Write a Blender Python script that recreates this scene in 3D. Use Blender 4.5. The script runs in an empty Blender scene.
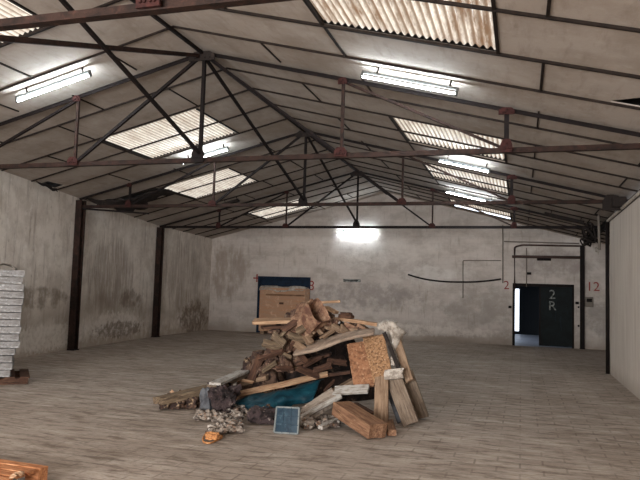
import bpy, bmesh, math, random
from mathutils import Vector, Matrix, noise
C = bpy.context.scene.collection
S = bpy.context.scene
rnd = random.Random(7)
V = Vector

# ------------------------------------------------------------------ camera
YAW, PIT, ROL, FPX = 0.2974, 0.0770, 0.0303, 659.42
cy, sy, cp, sp = math.cos(YAW), math.sin(YAW), math.cos(PIT), math.sin(PIT)
fw = V((-sy*cp, cy*cp, sp)); rt = V((cy, sy, 0)); up = rt.cross(fw)
r2 = rt*math.cos(ROL) + up*math.sin(ROL)
u2 = up*math.cos(ROL) - rt*math.sin(ROL)
EYE = V((0, 0, 1.6))
cd = bpy.data.cameras.new('camera'); co = bpy.data.objects.new('camera', cd); C.objects.link(co)
co.matrix_world = Matrix((( r2.x, u2.x, -fw.x, EYE.x), (r2.y, u2.y, -fw.y, EYE.y), (r2.z, u2.z, -fw.z, EYE.z), (0, 0, 0, 1)))
cd.sensor_width = 36; cd.lens = 36*FPX/640; cd.clip_start = .05; cd.clip_end = 300
S.camera = co

def ray(u, v): return r2*((u-320)/FPX) - u2*((v-240)/FPX) + fw
def P(u, v, Y):
    d = ray(u, v); return EYE + d*(Y/d.y)
def F(u, v, z=0.0):
    d = ray(u, v); return EYE + d*((z-EYE.z)/d.z)
def PX(u, v, X):
    d = ray(u, v); return EYE + d*(X/d.x)

# ------------------------------------------------------------------ layout numbers (metres)
X0 = -4.5795; ZR = 5.113; SL = .2504; CH = 3.479; WI = 2.183; WO = 4.386
TY = [3.80, 8.714, 13.63, 18.54]
YB = 22.9; YF = -5.0; XR = 1.85
UPR = .05                                           # ceiling sits this far above the rafter axes
def zr(x): return ZR - SL*abs(x-X0)
LW = [(-7.64, YF), (-9.95, 10.5), (-10.42, 13.6), (-11.09, 18.4), (-11.34, YB)]
def lwx(y):
    for (x0, y0), (x1, y1) in zip(LW, LW[1:]):
        if y <= y1: return x0 + (x1-x0)*(y-y0)/(y1-y0)
    return LW[-1][0]

# ------------------------------------------------------------------ materials
def lin(c):
    c = c/255.; return c/12.92 if c <= .04045 else ((c+.055)/1.055)**2.4
def rgb(r, g, b): return (lin(r), lin(g), lin(b), 1)
def mat(name, base, stains=(), rough=.85, bump=.0, bscale=40, metal=0, coords='Object', emit=None, bstretch=(1,1,1)):
    """stains: (colour, noise scale, stretch xyz, low, high, amount)"""
    m = bpy.data.materials.new(name); m.use_nodes = True
    nt = m.node_tree; N = nt.nodes; L = nt.links
    b = N['Principled BSDF']; b.inputs['Roughness'].default_value = rough; b.inputs['Metallic'].default_value = metal
    b.inputs['Specular IOR Level'].default_value = .12
    tc = N.new('ShaderNodeTexCoord')
    cur = N.new('ShaderNodeRGB'); cur.outputs[0].default_value = base; out = cur.outputs[0]
    for i, (col, sc, st, lo, hi, am) in enumerate(stains):
        mp = N.new('ShaderNodeMapping'); L.new(tc.outputs[coords], mp.inputs[0]); mp.inputs['Scale'].default_value = st
        mp.inputs['Location'].default_value = (i*3.7, i*1.3, i*2.1)
        nz = N.new('ShaderNodeTexNoise'); L.new(mp.outputs[0], nz.inputs['Vector']); nz.inputs['Scale'].default_value = sc
        nz.inputs['Detail'].default_value = 6; nz.inputs['Roughness'].default_value = .65
        mr = N.new('ShaderNodeMapRange'); L.new(nz.outputs['Fac'], mr.inputs['Value'])
        mr.inputs['From Min'].default_value = lo; mr.inputs['From Max'].default_value = hi; mr.inputs['To Max'].default_value = am
        mx = N.new('ShaderNodeMix'); mx.data_type = 'RGBA'
        L.new(mr.outputs[0], mx.inputs['Factor']); L.new(out, mx.inputs['A']); mx.inputs['B'].default_value = col; out = mx.outputs['Result']
    L.new(out, b.inputs['Base Color'])
    if bump:
        mp = N.new('ShaderNodeMapping'); L.new(tc.outputs[coords], mp.inputs[0]); mp.inputs['Scale'].default_value = bstretch
        nz = N.new('ShaderNodeTexNoise'); L.new(mp.outputs[0], nz.inputs['Vector']); nz.inputs['Scale'].default_value = bscale; nz.inputs['Detail'].default_value = 5
        bp = N.new('ShaderNodeBump'); bp.inputs['Strength'].default_value = bump; bp.inputs['Distance'].default_value = .02
        L.new(nz.outputs['Fac'], bp.inputs['Height']); L.new(bp.outputs[0], b.inputs['Normal'])
    if emit:
        L.new(out, b.inputs['Emission Color']); b.inputs['Emission Strength'].default_value = emit
    m['out'] = 1
    return m

def nodes_after(m):
    N = m.node_tree.nodes; L = m.node_tree.links; b = N['Principled BSDF']
    return N, L, b, b.inputs['Base Color'].links[0].from_socket
def mixin(m, fac_socket, col):
    N, L, b, out = nodes_after(m)
    mx = N.new('ShaderNodeMix'); mx.data_type = 'RGBA'
    L.new(fac_socket, mx.inputs['Factor']); L.new(out, mx.inputs['A']); mx.inputs['B'].default_value = col
    L.new(mx.outputs['Result'], b.inputs['Base Color'])

M = {}
M['rust'] = mat('rusty_red_paint', rgb(50, 36, 31), [(rgb(28, 23, 21), 5, (1,1,1), .45, .6, .8), (rgb(76, 50, 42), 14, (1,1,1), .55, .7, .6)], .7, .3, 60)
M['dark'] = mat('dark_brown_steel', rgb(28, 22, 21), [(rgb(18, 15, 15), 6, (1,1,1), .45, .6, .7), (rgb(50, 34, 30), 9, (1,1,1), .58, .7, .6)], .7, .2, 60)
M['gusset'] = mat('red_oxide_plate', rgb(62, 34, 31), [(rgb(32, 22, 21), 12, (1,1,1), .45, .62, .8)], .75, .3, 50)
M['black'] = mat('blackened_stuff', rgb(42, 37, 35), [(rgb(70, 60, 54), 9, (1,1,1), .55, .7, .7)], .9, .4, 30)
M['ceil'] = mat('grey_ceiling_sheet', rgb(170, 160, 151), [(rgb(148, 137, 126), 1.3, (1,1,1), .42, .62, .8), (rgb(130, 118, 106), 3.0, (3,.6,1), .52, .75, .6), (rgb(182, 174, 166), 7, (1,1,1), .55, .75, .5)], .9, .15, 25)
M['batten'] = mat('dark_batten', rgb(42, 35, 31), [(rgb(28, 23, 22), 7, (1,1,1), .45, .6, .8)], .85)
M['wall_l'] = mat('left_plaster', rgb(216, 207, 197), [(rgb(192, 181, 170), 2.2, (1,1,1), .42, .62, .9), (rgb(140, 127, 114), 3.5, (2.2,2.2,.22), .54, .72, .8), (rgb(228, 222, 215), 5, (1,1,.7), .56, .72, .8), (rgb(150,138,126), 16, (1,1,.5), .60, .70, .6)], .92, .3, 12)
M['wall_b'] = mat('back_plaster', rgb(196, 186, 179), [(rgb(170, 160, 152), 1.3, (1,1,1.8), .42, .62, .85), (rgb(202, 196, 189), 2.6, (1,1,1), .52, .70, .8), (rgb(146, 137, 124), 3, (3,1,.4), .58, .75, .7)], .92, .25, 14)
M['wall_r'] = mat('right_plaster', rgb(196, 187, 177), [(rgb(176, 165, 155), 4.5, (2.5,2.5,.12), .42, .62, .9), (rgb(214, 207, 199), 9, (3,3,.15), .52, .72, .7)], .9, .3, 18, bstretch=(3,3,.2))
M['floor'] = mat('worn_brick_floor', rgb(166, 154, 143), [(rgb(144, 131, 119), .35, (1,1,1), .40, .62, .8), (rgb(192, 181, 170), 3.0, (.45,1.6,1), .48, .66, .8), (rgb(116, 103, 92), 5.5, (.5,1.8,1), .50, .64, .85), (rgb(108,97,88), 26, (.4,1.5,1), .56, .66, .7), (rgb(210, 200, 190), 30, (1,1,1), .6, .75, .55)], .8, .5, 22, bstretch=(.5,1.6,1))
M['outer'] = mat('outer_roof_sheet', rgb(70, 64, 60))
M['tube'] = mat('tube_glow', (.80, .92, 1, 1), emit=85)
M['tubehouse'] = mat('grey_lamp_housing', rgb(84, 84, 82), rough=.7)
M['blue'] = mat('blue_painted_steel', rgb(24, 40, 58), [(rgb(16, 24, 36), 5, (1,1,1), .45, .65, .8)], .6)
M['green'] = mat('dark_green_door', rgb(20, 28, 29), [(rgb(12, 16, 17), 3, (1,1,1), .42, .6, .8), (rgb(40, 60, 74), 2.5, (3,1,.4), .6, .72, .7)], .6)
M['paint_w'] = mat('white_paint', rgb(150, 152, 148), [(rgb(60, 66, 66), 9, (1,1,1), .42, .58, .85)])
M['disc'] = mat('chalky_disc', rgb(182, 174, 166), [(rgb(160, 146, 138), 9, (1,1,1), .42, .60, .5)])
M['paint_r'] = mat('faded_red_paint', rgb(138, 66, 62), [(rgb(176, 150, 142), 14, (1,1,1), .55, .68, .8)])
M['pipe'] = mat('pipe_brown', rgb(72, 58, 54), [(rgb(110, 96, 88), 4, (1,1,1), .55, .7, .7)], .6)
M['pipe_g'] = mat('grey_conduit', rgb(116, 108, 100), rough=.6)
M['cable'] = mat('black_rubber', rgb(34, 32, 32), rough=.6)
M['pale'] = mat('pale_timber', rgb(176, 168, 158), [(rgb(120, 110, 100), 8, (1,1,1), .5, .7, .8)])
def wood(name, base, dk, lt, st=(1.2, 9, 9)):
    return mat(name, base, [(dk, 3.5, st, .42, .62, .85), (lt, 5, st, .54, .72, .8), (dk, 14, (1,1,1), .6, .72, .8)], .8, .4, 12, bstretch=st)
M['w_light'] = wood('light_plank', rgb(172, 142, 114), rgb(130, 98, 74), rgb(200, 170, 140))
M['w_tan'] = wood('tan_plank', rgb(136, 114, 94), rgb(96, 76, 60), rgb(166, 144, 122))
M['w_grey'] = wood('grey_weathered_plank', rgb(122, 108, 94), rgb(88, 74, 63), rgb(148, 134, 120))
M['w_olive'] = wood('olive_brown_timber', rgb(112, 96, 78), rgb(70, 58, 48), rgb(160, 142, 120))
M['slab'] = mat('grey_beige_slab', rgb(150, 138, 126), [(rgb(112, 100, 90), 22, (1,.2,1), .46, .58, .9), (rgb(176, 166, 156), 12, (1,1,1), .56, .68, .8)], .85, .4, 30)
M['w_orange'] = wood('orange_brown_timber', rgb(132, 100, 78), rgb(88, 62, 47), rgb(172, 140, 110))
M['w_dark'] = wood('dark_brown_wood', rgb(86, 62, 50), rgb(52, 38, 33), rgb(116, 88, 70))
M['w_pallet'] = wood('pallet_wood', rgb(190, 132, 92), rgb(128, 78, 50), rgb(218, 164, 122))
M['ply'] = mat('beige_plywood', rgb(168, 136, 112), [(rgb(176, 130, 100), 3, (.6,1,5), .42, .62, .8), (rgb(222, 186, 158), 6, (1,1,1), .55, .7, .6)], .85)
M['osb'] = mat('orange_chipboard', rgb(142, 102, 76), [(rgb(100, 68, 48), 18, (1,1,.5), .46, .6, .85), (rgb(176, 142, 112), 26, (1,1,.6), .56, .68, .9), (rgb(186, 172, 160), 7, (1,1,1), .6, .7, .7)], .85, .4, 30)
M['osb2'] = mat('speckled_chipboard', rgb(146, 112, 82), [(rgb(96, 70, 50), 34, (1,1,1), .48, .58, .9), (rgb(190, 160, 130), 40, (1,1,1), .55, .66, .9)], .85, .4, 40)
M['sheet'] = mat('grey_beige_sheet', rgb(148, 130, 115), [(rgb(104, 90, 78), 7, (1,1,1), .45, .65, .8), (rgb(176, 160, 146), 9, (1,1,1), .56, .7, .7)], .85, .2, 20)
M['carpet'] = mat('brown_carpet', rgb(112, 88, 74), [(rgb(58, 44, 39), 9, (1,1,1), .44, .56, .95), (rgb(164, 140, 118), 12, (1,1,1), .55, .68, .9), (rgb(60, 50, 44), 12, (1,1,1), .58, .68, .8)], .95, .7, 40)
M['carpet_r'] = mat('reddish_sacking', rgb(136, 106, 86), [(rgb(86, 60, 51), 8, (1,1,1), .44, .58, .9), (rgb(176, 150, 124), 9, (1,1,1), .55, .7, .8)], .95, .6, 40)
M['plastic'] = mat('crumpled_pale_plastic', rgb(168, 160, 150), [(rgb(120, 110, 100), 14, (1,1,1), .48, .6, .9), (rgb(206, 200, 192), 20, (1,1,1), .56, .66, .8)], .6, .6, 30)
M['teal'] = mat('teal_tarpaulin', rgb(16, 56, 68), [(rgb(9, 32, 42), 4, (1,2,1), .45, .62, .9), (rgb(34, 84, 94), 7, (1,3,1), .56, .7, .7)], .5, .5, 12)
M['slate'] = mat('slate_blue_pane', rgb(40, 58, 70), [(rgb(30, 44, 56), 9, (1,1,1), .48, .6, .9), (rgb(76, 98, 108), 16, (1,1,1), .58, .7, .6)], .35)
M['alu'] = mat('pale_grey_frame', rgb(100, 106, 106), [(rgb(120, 122, 120), 12, (1,1,1), .5, .65, .7)], .5)
M['whitewood'] = mat('white_painted_wood', rgb(168, 164, 158), [(rgb(118, 108, 98), 9, (1,4,4), .48, .62, .9)], .6, .2, 20)
M['rubble'] = mat('mixed_rubble', rgb(140, 129, 119), [(rgb(70, 60, 56), 7, (1,1,1), .48, .56, .95), (rgb(186, 179, 170), 11, (1,1,1), .56, .64, .9), (rgb(140, 104, 78), 9, (1,1,1), .58, .66, .8)], .95, .6, 30)
M['debris'] = mat('brown_debris', rgb(96, 76, 64), [(rgb(46, 36, 34), 6, (1,1,1), .46, .56, .95), (rgb(156, 134, 110), 9, (1,1,1), .55, .64, .9), (rgb(86, 76, 88), 4, (1,1,1), .58, .66, .8)], .95, .7, 26)
M['shaded_rubbish'] = mat('shaded_rubbish', rgb(46, 37, 34), [(rgb(26, 22, 21), 6, (1,1,1), .46, .56, .95), (rgb(96, 78, 64), 12, (1,1,1), .58, .66, .9)], .95, .7, 26)  # darker copy of the debris; the hollow's shade is put into its colour
M['purple'] = mat('dark_plum_sacking', rgb(62, 52, 52), [(rgb(30, 26, 26), 9, (1,1,1), .46, .58, .95), (rgb(128, 116, 110), 13, (1,1,1), .58, .68, .8)], .95, .7, 26)
M['bluegrey'] = mat('blue_grey_plastic', rgb(88, 90, 94), [(rgb(56, 56, 60), 6, (1,1,1), .46, .6, .8)], .5)
M['orange_bag'] = mat('orange_netting', rgb(176, 124, 80), [(rgb(120, 78, 50), 18, (1,1,1), .5, .62, .8)], .7, .4, 40)
M['wrap'] = mat('wrapped_board', rgb(140, 138, 137), [(rgb(110, 106, 103), 8, (1,1,3), .45, .62, .9), (rgb(198, 200, 200), 14, (1,1,2), .56, .68, .9), (rgb(98, 96, 96), 22, (1,1,2), .58, .68, .8)], .5, .4, 30)
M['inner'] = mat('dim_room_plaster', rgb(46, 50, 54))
M['inner_floor'] = mat('smooth_concrete', rgb(158, 164, 176), [(rgb(128, 134, 146), 1.2, (1,1,1), .45, .6, .7)], .5)

# floor: brick bond lines
def add_floor_bricks():
    m = M['floor']; N, L, b, out = nodes_after(m)
    tc = N.new('ShaderNodeTexCoord'); br = N.new('ShaderNodeTexBrick'); L.new(tc.outputs['Object'], br.inputs['Vector'])
    br.inputs['Scale'].default_value = 1; br.inputs['Brick Width'].default_value = .42; br.inputs['Row Height'].default_value = .2
    br.inputs['Mortar Size'].default_value = .014; br.inputs['Mortar Smooth'].default_value = .6
    nz = N.new('ShaderNodeTexNoise'); nz.inputs['Scale'].default_value = .7; L.new(tc.outputs['Object'], nz.inputs['Vector'])
    mr = N.new('ShaderNodeMapRange'); L.new(nz.outputs['Fac'], mr.inputs['Value']); mr.inputs['From Min'].default_value = .38; mr.inputs['From Max'].default_value = .62; mr.inputs['To Min'].default_value = .12; mr.inputs['To Max'].default_value = .55
    mu = N.new('ShaderNodeMath'); mu.operation = 'MULTIPLY'; L.new(br.outputs['Fac'], mu.inputs[0]); L.new(mr.outputs[0], mu.inputs[1])
    mixin(m, mu.outputs[0], rgb(98, 86, 77))
add_floor_bricks()
# back wall: block courses
def add_courses(m, col, sc, amt, flip):
    N, L, b, out = nodes_after(m)
    tc = N.new('ShaderNodeTexCoord'); sx = N.new('ShaderNodeSeparateXYZ'); L.new(tc.outputs['Object'], sx.inputs[0])
    cb = N.new('ShaderNodeCombineXYZ'); L.new(sx.outputs['X' if not flip else 'Y'], cb.inputs[0]); L.new(sx.outputs['Z'], cb.inputs[1])
    br = N.new('ShaderNodeTexBrick'); L.new(cb.outputs[0], br.inputs['Vector']); br.inputs['Scale'].default_value = 1
    br.inputs['Brick Width'].default_value = sc*2; br.inputs['Row Height'].default_value = sc; br.inputs['Mortar Size'].default_value = .012; br.inputs['Mortar Smooth'].default_value = .8
    mu = N.new('ShaderNodeMath'); mu.operation = 'MULTIPLY'; L.new(br.outputs['Fac'], mu.inputs[0]); mu.inputs[1].default_value = amt
    mixin(m, mu.outputs[0], col)
add_courses(M['wall_b'], rgb(140, 130, 122), .24, .14, False)
# wall stains: rising damp band with ragged edge, by height above floor
def add_damp(m, z0, z1, col, amt, sc=1.2, ragged=.9, band=None):
    N, L, b, out = nodes_after(m)
    tc = N.new('ShaderNodeTexCoord'); sx = N.new('ShaderNodeSeparateXYZ'); L.new(tc.outputs['Object'], sx.inputs[0])
    nz = N.new('ShaderNodeTexNoise'); nz.inputs['Scale'].default_value = sc; nz.inputs['Detail'].default_value = 8; L.new(tc.outputs['Object'], nz.inputs['Vector'])
    ad = N.new('ShaderNodeMath'); ad.operation = 'MULTIPLY_ADD'; L.new(nz.outputs['Fac'], ad.inputs[0]); ad.inputs[1].default_value = -ragged; L.new(sx.outputs['Z'], ad.inputs[2])
    mr = N.new('ShaderNodeMapRange'); L.new(ad.outputs[0], mr.inputs['Value'])
    mr.inputs['From Min'].default_value = z0 - ragged*.5; mr.inputs['From Max'].default_value = z1 - ragged*.5
    mr.inputs['To Min'].default_value = amt; mr.inputs['To Max'].default_value = 0
    fac = mr.outputs[0]
    if band:
        m2 = N.new('ShaderNodeMapRange'); L.new(ad.outputs[0], m2.inputs['Value']); m2.inputs['From Min'].default_value = band[0]-ragged*.5; m2.inputs['From Max'].default_value = band[1]-ragged*.5
        mu = N.new('ShaderNodeMath'); mu.operation = 'MULTIPLY'; L.new(fac, mu.inputs[0]); L.new(m2.outputs[0], mu.inputs[1]); fac = mu.outputs[0]
    mixin(m, fac, col)
add_damp(M['wall_l'], .8, 1.5, rgb(140, 125, 108), .6, .7, 1.9, band=(.2, .9))
add_damp(M['wall_l'], .1, .5, rgb(158, 142, 126), .7, 6, 1.0)
add_damp(M['wall_b'], .05, .5, rgb(140, 128, 116), .7, 1.5, .5)
def add_spot(m, c, r, col, amt, sc=3, st=(1,1,1), lo=.42, hi=.6):
    N, L, b, out = nodes_after(m)
    tc = N.new('ShaderNodeTexCoord'); ds = N.new('ShaderNodeVectorMath'); ds.operation = 'DISTANCE'
    mp = N.new('ShaderNodeMapping'); mp.inputs['Scale'].default_value = (1/r[0], 1/r[1], 1/r[2]); mp.inputs['Location'].default_value = (-c[0]/r[0], -c[1]/r[1], -c[2]/r[2])
    L.new(tc.outputs['Object'], mp.inputs[0]); L.new(mp.outputs[0], ds.inputs[0])
    m1 = N.new('ShaderNodeMapRange'); L.new(ds.outputs['Value'], m1.inputs['Value']); m1.inputs['From Min'].default_value = .45; m1.inputs['From Max'].default_value = 1; m1.inputs['To Min'].default_value = .16; m1.inputs['To Max'].default_value = -.25
    mq = N.new('ShaderNodeMapping'); mq.inputs['Scale'].default_value = st; L.new(tc.outputs['Object'], mq.inputs[0])
    nz = N.new('ShaderNodeTexNoise'); nz.inputs['Scale'].default_value = sc; nz.inputs['Detail'].default_value = 8; nz.inputs['Roughness'].default_value = .7; L.new(mq.outputs[0], nz.inputs['Vector'])
    ad = N.new('ShaderNodeMath'); L.new(nz.outputs['Fac'], ad.inputs[0]); L.new(m1.outputs[0], ad.inputs[1])
    m2 = N.new('ShaderNodeMapRange'); L.new(ad.outputs[0], m2.inputs['Value']); m2.inputs['From Min'].default_value = lo+.1; m2.inputs['From Max'].default_value = hi+.1; m2.inputs['To Max'].default_value = amt
    mixin(m, m2.outputs[0], col)
WLm, WBm = M['wall_l'], M['wall_b']
add_spot(WLm, (-11.2, 21.6, .5), (3, 2.2, 1.0), rgb(112, 96, 82), .8, 5)
add_spot(WLm, (-10.2, 12.2, 1.25), (3, 1.9, .45), rgb(122, 108, 92), .7, 2.5)
add_spot(WLm, (-10.6, 15.6, 1.9), (3, 2.2, 1.7), rgb(140, 127, 116), .65, 4, (1, 3, .25))
add_spot(WLm, (-10.7, 16.8, 1.2), (3, 1.2, .5), rgb(116, 102, 90), .7, 3)
add_spot(WLm, (-10.2, 12.5, .35), (3, 3.2, .5), rgb(214, 206, 196), .8, 9)
add_spot(WLm, (-10.7, 16.0, .5), (3, 2.6, .6), rgb(220, 212, 204), .8, 7)
add_spot(WLm, (-10.7, 16.3, .35), (3, 2.4, .4), rgb(120, 106, 94), .8, 8)
add_spot(WLm, (-11.2, 20.6, 2.0), (3, 2.4, 1.8), rgb(146, 134, 122), .6, 3.5, (1, 3.5, .2))
add_spot(WBm, (-10.6, 22.9, 2.2), (1.3, 3, 1.8), rgb(146, 132, 120), .7, 2, (2, 1, .5))
add_spot(WBm, (-5.5, 22.9, 1.5), (3.5, 3, .8), rgb(140, 132, 128), .6, 3.5)
add_spot(WBm, (-1.0, 22.9, 1.2), (2.5, 3, 1.1), rgb(150, 142, 134), .6, 2.2)
add_spot(WBm, (-4.5, 22.9, 3.0), (2.8, 3, .8), rgb(214, 206, 198), .6, 2.2)
add_spot(WBm, (-3.0, 22.9, 2.3), (1.4, 3, .5), rgb(218, 212, 206), .6, 3)
add_spot(WBm, (1.0, 22.9, 2.7), (2.0, 3, .8), rgb(150, 140, 134), .7, 2)
add_spot(WBm, (2.6, 22.9, 1.0), (1.0, 3, 1.3), rgb(140, 134, 128), .7, 2.5)
add_spot(WBm, (-4.2, 22.9, .35), (6, 3, .35), rgb(222, 214, 206), .6, 5)
add_damp(M['wall_r'], .0, .3, rgb(150, 136, 122), .6, 3, .3)

# skylight: backlit corrugated sheet; shading of the ribs painted in as brown bands
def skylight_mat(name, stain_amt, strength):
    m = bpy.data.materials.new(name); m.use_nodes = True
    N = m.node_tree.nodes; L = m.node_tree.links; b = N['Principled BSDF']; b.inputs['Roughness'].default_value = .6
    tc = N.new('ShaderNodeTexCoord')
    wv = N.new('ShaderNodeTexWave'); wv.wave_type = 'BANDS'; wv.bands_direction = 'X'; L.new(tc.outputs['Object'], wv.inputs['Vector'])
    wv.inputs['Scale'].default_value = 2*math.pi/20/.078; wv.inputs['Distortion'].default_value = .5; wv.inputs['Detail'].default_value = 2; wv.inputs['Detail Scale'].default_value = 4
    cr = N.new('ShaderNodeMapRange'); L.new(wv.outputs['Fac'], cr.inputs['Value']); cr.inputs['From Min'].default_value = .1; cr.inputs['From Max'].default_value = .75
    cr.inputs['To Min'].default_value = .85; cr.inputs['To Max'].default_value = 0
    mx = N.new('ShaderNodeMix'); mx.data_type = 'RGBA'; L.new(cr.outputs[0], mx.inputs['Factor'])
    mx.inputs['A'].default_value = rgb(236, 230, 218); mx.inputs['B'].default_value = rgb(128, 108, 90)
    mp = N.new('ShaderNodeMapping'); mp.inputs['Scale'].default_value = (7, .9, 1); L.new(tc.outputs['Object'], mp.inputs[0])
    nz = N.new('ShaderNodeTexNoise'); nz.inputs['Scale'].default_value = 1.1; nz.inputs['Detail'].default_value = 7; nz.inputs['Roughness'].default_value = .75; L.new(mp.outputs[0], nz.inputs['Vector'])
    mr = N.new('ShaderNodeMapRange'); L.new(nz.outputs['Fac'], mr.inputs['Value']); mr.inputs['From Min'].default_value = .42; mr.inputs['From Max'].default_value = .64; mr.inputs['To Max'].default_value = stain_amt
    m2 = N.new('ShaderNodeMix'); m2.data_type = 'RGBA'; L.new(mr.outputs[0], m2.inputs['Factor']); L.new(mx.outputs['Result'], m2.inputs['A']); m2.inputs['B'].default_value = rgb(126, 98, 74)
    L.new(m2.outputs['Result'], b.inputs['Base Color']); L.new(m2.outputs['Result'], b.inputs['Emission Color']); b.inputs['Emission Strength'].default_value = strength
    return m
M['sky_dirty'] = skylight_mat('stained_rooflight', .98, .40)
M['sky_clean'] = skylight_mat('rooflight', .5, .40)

WORLD = {}
# ------------------------------------------------------------------ mesh helpers
def obj(name, bm, m, parent=None, mw=None, smooth=False, bevel=0):
    me = bpy.data.meshes.new(name)
    bmesh.ops.recalc_face_normals(bm, faces=bm.faces)
    bm.to_mesh(me); bm.free(); me.materials.append(m)
    if smooth:
        for p in me.polygons: p.use_smooth = True
    o = bpy.data.objects.new(name, me); C.objects.link(o)
    if mw is not None: o.matrix_world = mw
    if parent is not None:
        o.parent = parent
        pw = WORLD.get(parent.name, parent.matrix_world)
        o.matrix_basis = pw.inverted() @ (mw if mw is not None else Matrix.Identity(4))
    WORLD[o.name] = (mw.copy() if mw is not None else Matrix.Identity(4))
    if bevel:
        md = o.modifiers.new('bevel', 'BEVEL'); md.width = bevel; md.segments = 2; md.limit_method = 'ANGLE'
    return o
def struct(o): o['kind'] = 'structure'; return o
def tag(o, label, cat, group=None, kind=None):
    o['label'] = label; o['category'] = cat
    if group: o['group'] = group
    if kind: o['kind'] = kind
    return o
def empty(name, loc, label, cat, group=None):
    o = bpy.data.objects.new(name, None); C.objects.link(o); o.matrix_world = Matrix.Translation(loc); o.empty_display_size = .1
    return tag(o, label, cat, group)
def box(bm, x0, y0, z0, x1, y1, z1, mtx=None):
    vs = [bm.verts.new(V(c)) for c in ((x0,y0,z0),(x1,y0,z0),(x1,y1,z0),(x0,y1,z0),(x0,y0,z1),(x1,y0,z1),(x1,y1,z1),(x0,y1,z1))]
    if mtx: [setattr(v, 'co', mtx @ v.co) for v in vs]
    for f in ((0,3,2,1),(4,5,6,7),(0,1,5,4),(1,2,6,5),(2,3,7,6),(3,0,4,7)): bm.faces.new([vs[i] for i in f])
    return vs
def B(*a):
    bm = bmesh.new(); box(bm, *a); return bm
def frame(a, b, hint=V((0,0,1))):
    """axes: x along a->b, z nearest hint"""
    x = (b-a).normalized(); y = hint.cross(x)
    if y.length < 1e-4: y = V((0,1,0)).cross(x)
    y.normalize(); z = x.cross(y)
    return Matrix(((x.x,y.x,z.x,a.x),(x.y,y.y,z.y,a.y),(x.z,y.z,z.z,a.z),(0,0,0,1)))
def section(kind, w, h):
    t = min(w, h)*.16
    if kind == 'box': return [(-w/2,-h/2),(w/2,-h/2),(w/2,h/2),(-w/2,h/2)]
    if kind == 'tee': return [(-w/2,-h/2),(w/2,-h/2),(w/2,-h/2+t),(t,-h/2+t),(t,h/2),(-t,h/2),(-t,-h/2+t),(-w/2,-h/2+t)]
    if kind == 'angle': return [(-w/2,-h/2),(w/2,-h/2),(w/2,-h/2+t),(-w/2+t,-h/2+t),(-w/2+t,h/2),(-w/2,h/2)]
    if kind == 'eye': return [(-w/2,-h/2),(w/2,-h/2),(w/2,-h/2+t),(t/1.6,-h/2+t),(t/1.6,h/2-t),(w/2,h/2-t),(w/2,h/2),(-w/2,h/2),(-w/2,h/2-t),(-t/1.6,h/2-t),(-t/1.6,-h/2+t),(-w/2,-h/2+t)]
def member(name, a, b, w, h, m, parent=None, kind='box', hint=V((0,0,1)), sag=0):
    a = V(a); b = V(b); mw = frame(a, b, hint); Ln = (b-a).length
    bm = bmesh.new(); prof = section(kind, w, h); n = 6 if sag else 1
    rings = [[bm.verts.new((Ln*i/n, y, z - sag*4*(i/n)*(1-i/n))) for y, z in prof] for i in range(n+1)]
    k = len(prof)
    for r, s in zip(rings, rings[1:]):
        for j in range(k): bm.faces.new((r[j], r[(j+1)%k], s[(j+1)%k], s[j]))
    bm.faces.new(rings[0][::-1]); bm.faces.new(rings[-1])
    return obj(name, bm, m, parent, mw)
def tube_bm(pts, r, n=8, closed_r=None):
    bm = bmesh.new(); rings = []
    for i, p in enumerate(pts):
        p = V(p); t = (V(pts[min(i+1, len(pts)-1)]) - V(pts[max(i-1, 0)])).normalized()
        s = t.cross(V((0,0,1)));
        if s.length < 1e-3: s = V((1,0,0))
        s.normalize(); q = s.cross(t); rr = r if not callable(r) else r(i/(len(pts)-1))
        rings.append([bm.verts.new(p + s*rr*math.cos(2*math.pi*j/n) + q*rr*math.sin(2*math.pi*j/n)) for j in range(n)])
    for a, b in zip(rings, rings[1:]):
        for j in range(n): bm.faces.new((a[j], a[(j+1)%n], b[(j+1)%n], b[j]))
    bm.faces.new(rings[0]); bm.faces.new(rings[-1][::-1])
    return bm
def spline(pts, n=8):
    pts = [V(p) for p in pts]; out = []
    for i in range(len(pts)-1):
        p0 = pts[max(i-1,0)]; p1 = pts[i]; p2 = pts[i+1]; p3 = pts[min(i+2, len(pts)-1)]
        for k in range(n):
            t = k/n; out.append(.5*((2*p1) + (p2-p0)*t + (2*p0-5*p1+4*p2-p3)*t*t + (3*p1-p0-3*p2+p3)*t**3))
    out.append(pts[-1]); return out

# ------------------------------------------------------------------ the building
# floor (one slab under the hall)
bm = bmesh.new()
vs = [bm.verts.new((x, y, 0)) for x, y in LW] + [bm.verts.new((3.3, YB, 0)), bm.verts.new((3.3, YF, 0))]
f = bm.faces.new(vs); r = bmesh.ops.extrude_face_region(bm, geom=[f])
for v in [g for g in r['geom'] if isinstance(g, bmesh.types.BMVert)]: v.co.z = -.2
struct(obj('floor', bm, M['floor']))

# left wall
bm = bmesh.new()
for (xa, ya), (xb, yb) in zip(LW, LW[1:]):
    q = [(xa-.3, ya, 0), (xa, ya, 0), (xb, yb, 0), (xb-.3, yb, 0)]
    lo = [bm.verts.new(c) for c in q]; hi = [bm.verts.new((c[0], c[1], zr(c[0])+UPR+.02)) for c in q]
    bm.faces.new(lo[::-1]); bm.faces.new(hi)
    for i in range(4): bm.faces.new((lo[i], lo[(i+1)%4], hi[(i+1)%4], hi[i]))
struct(obj('wall_left', bm, M['wall_l']))

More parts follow.
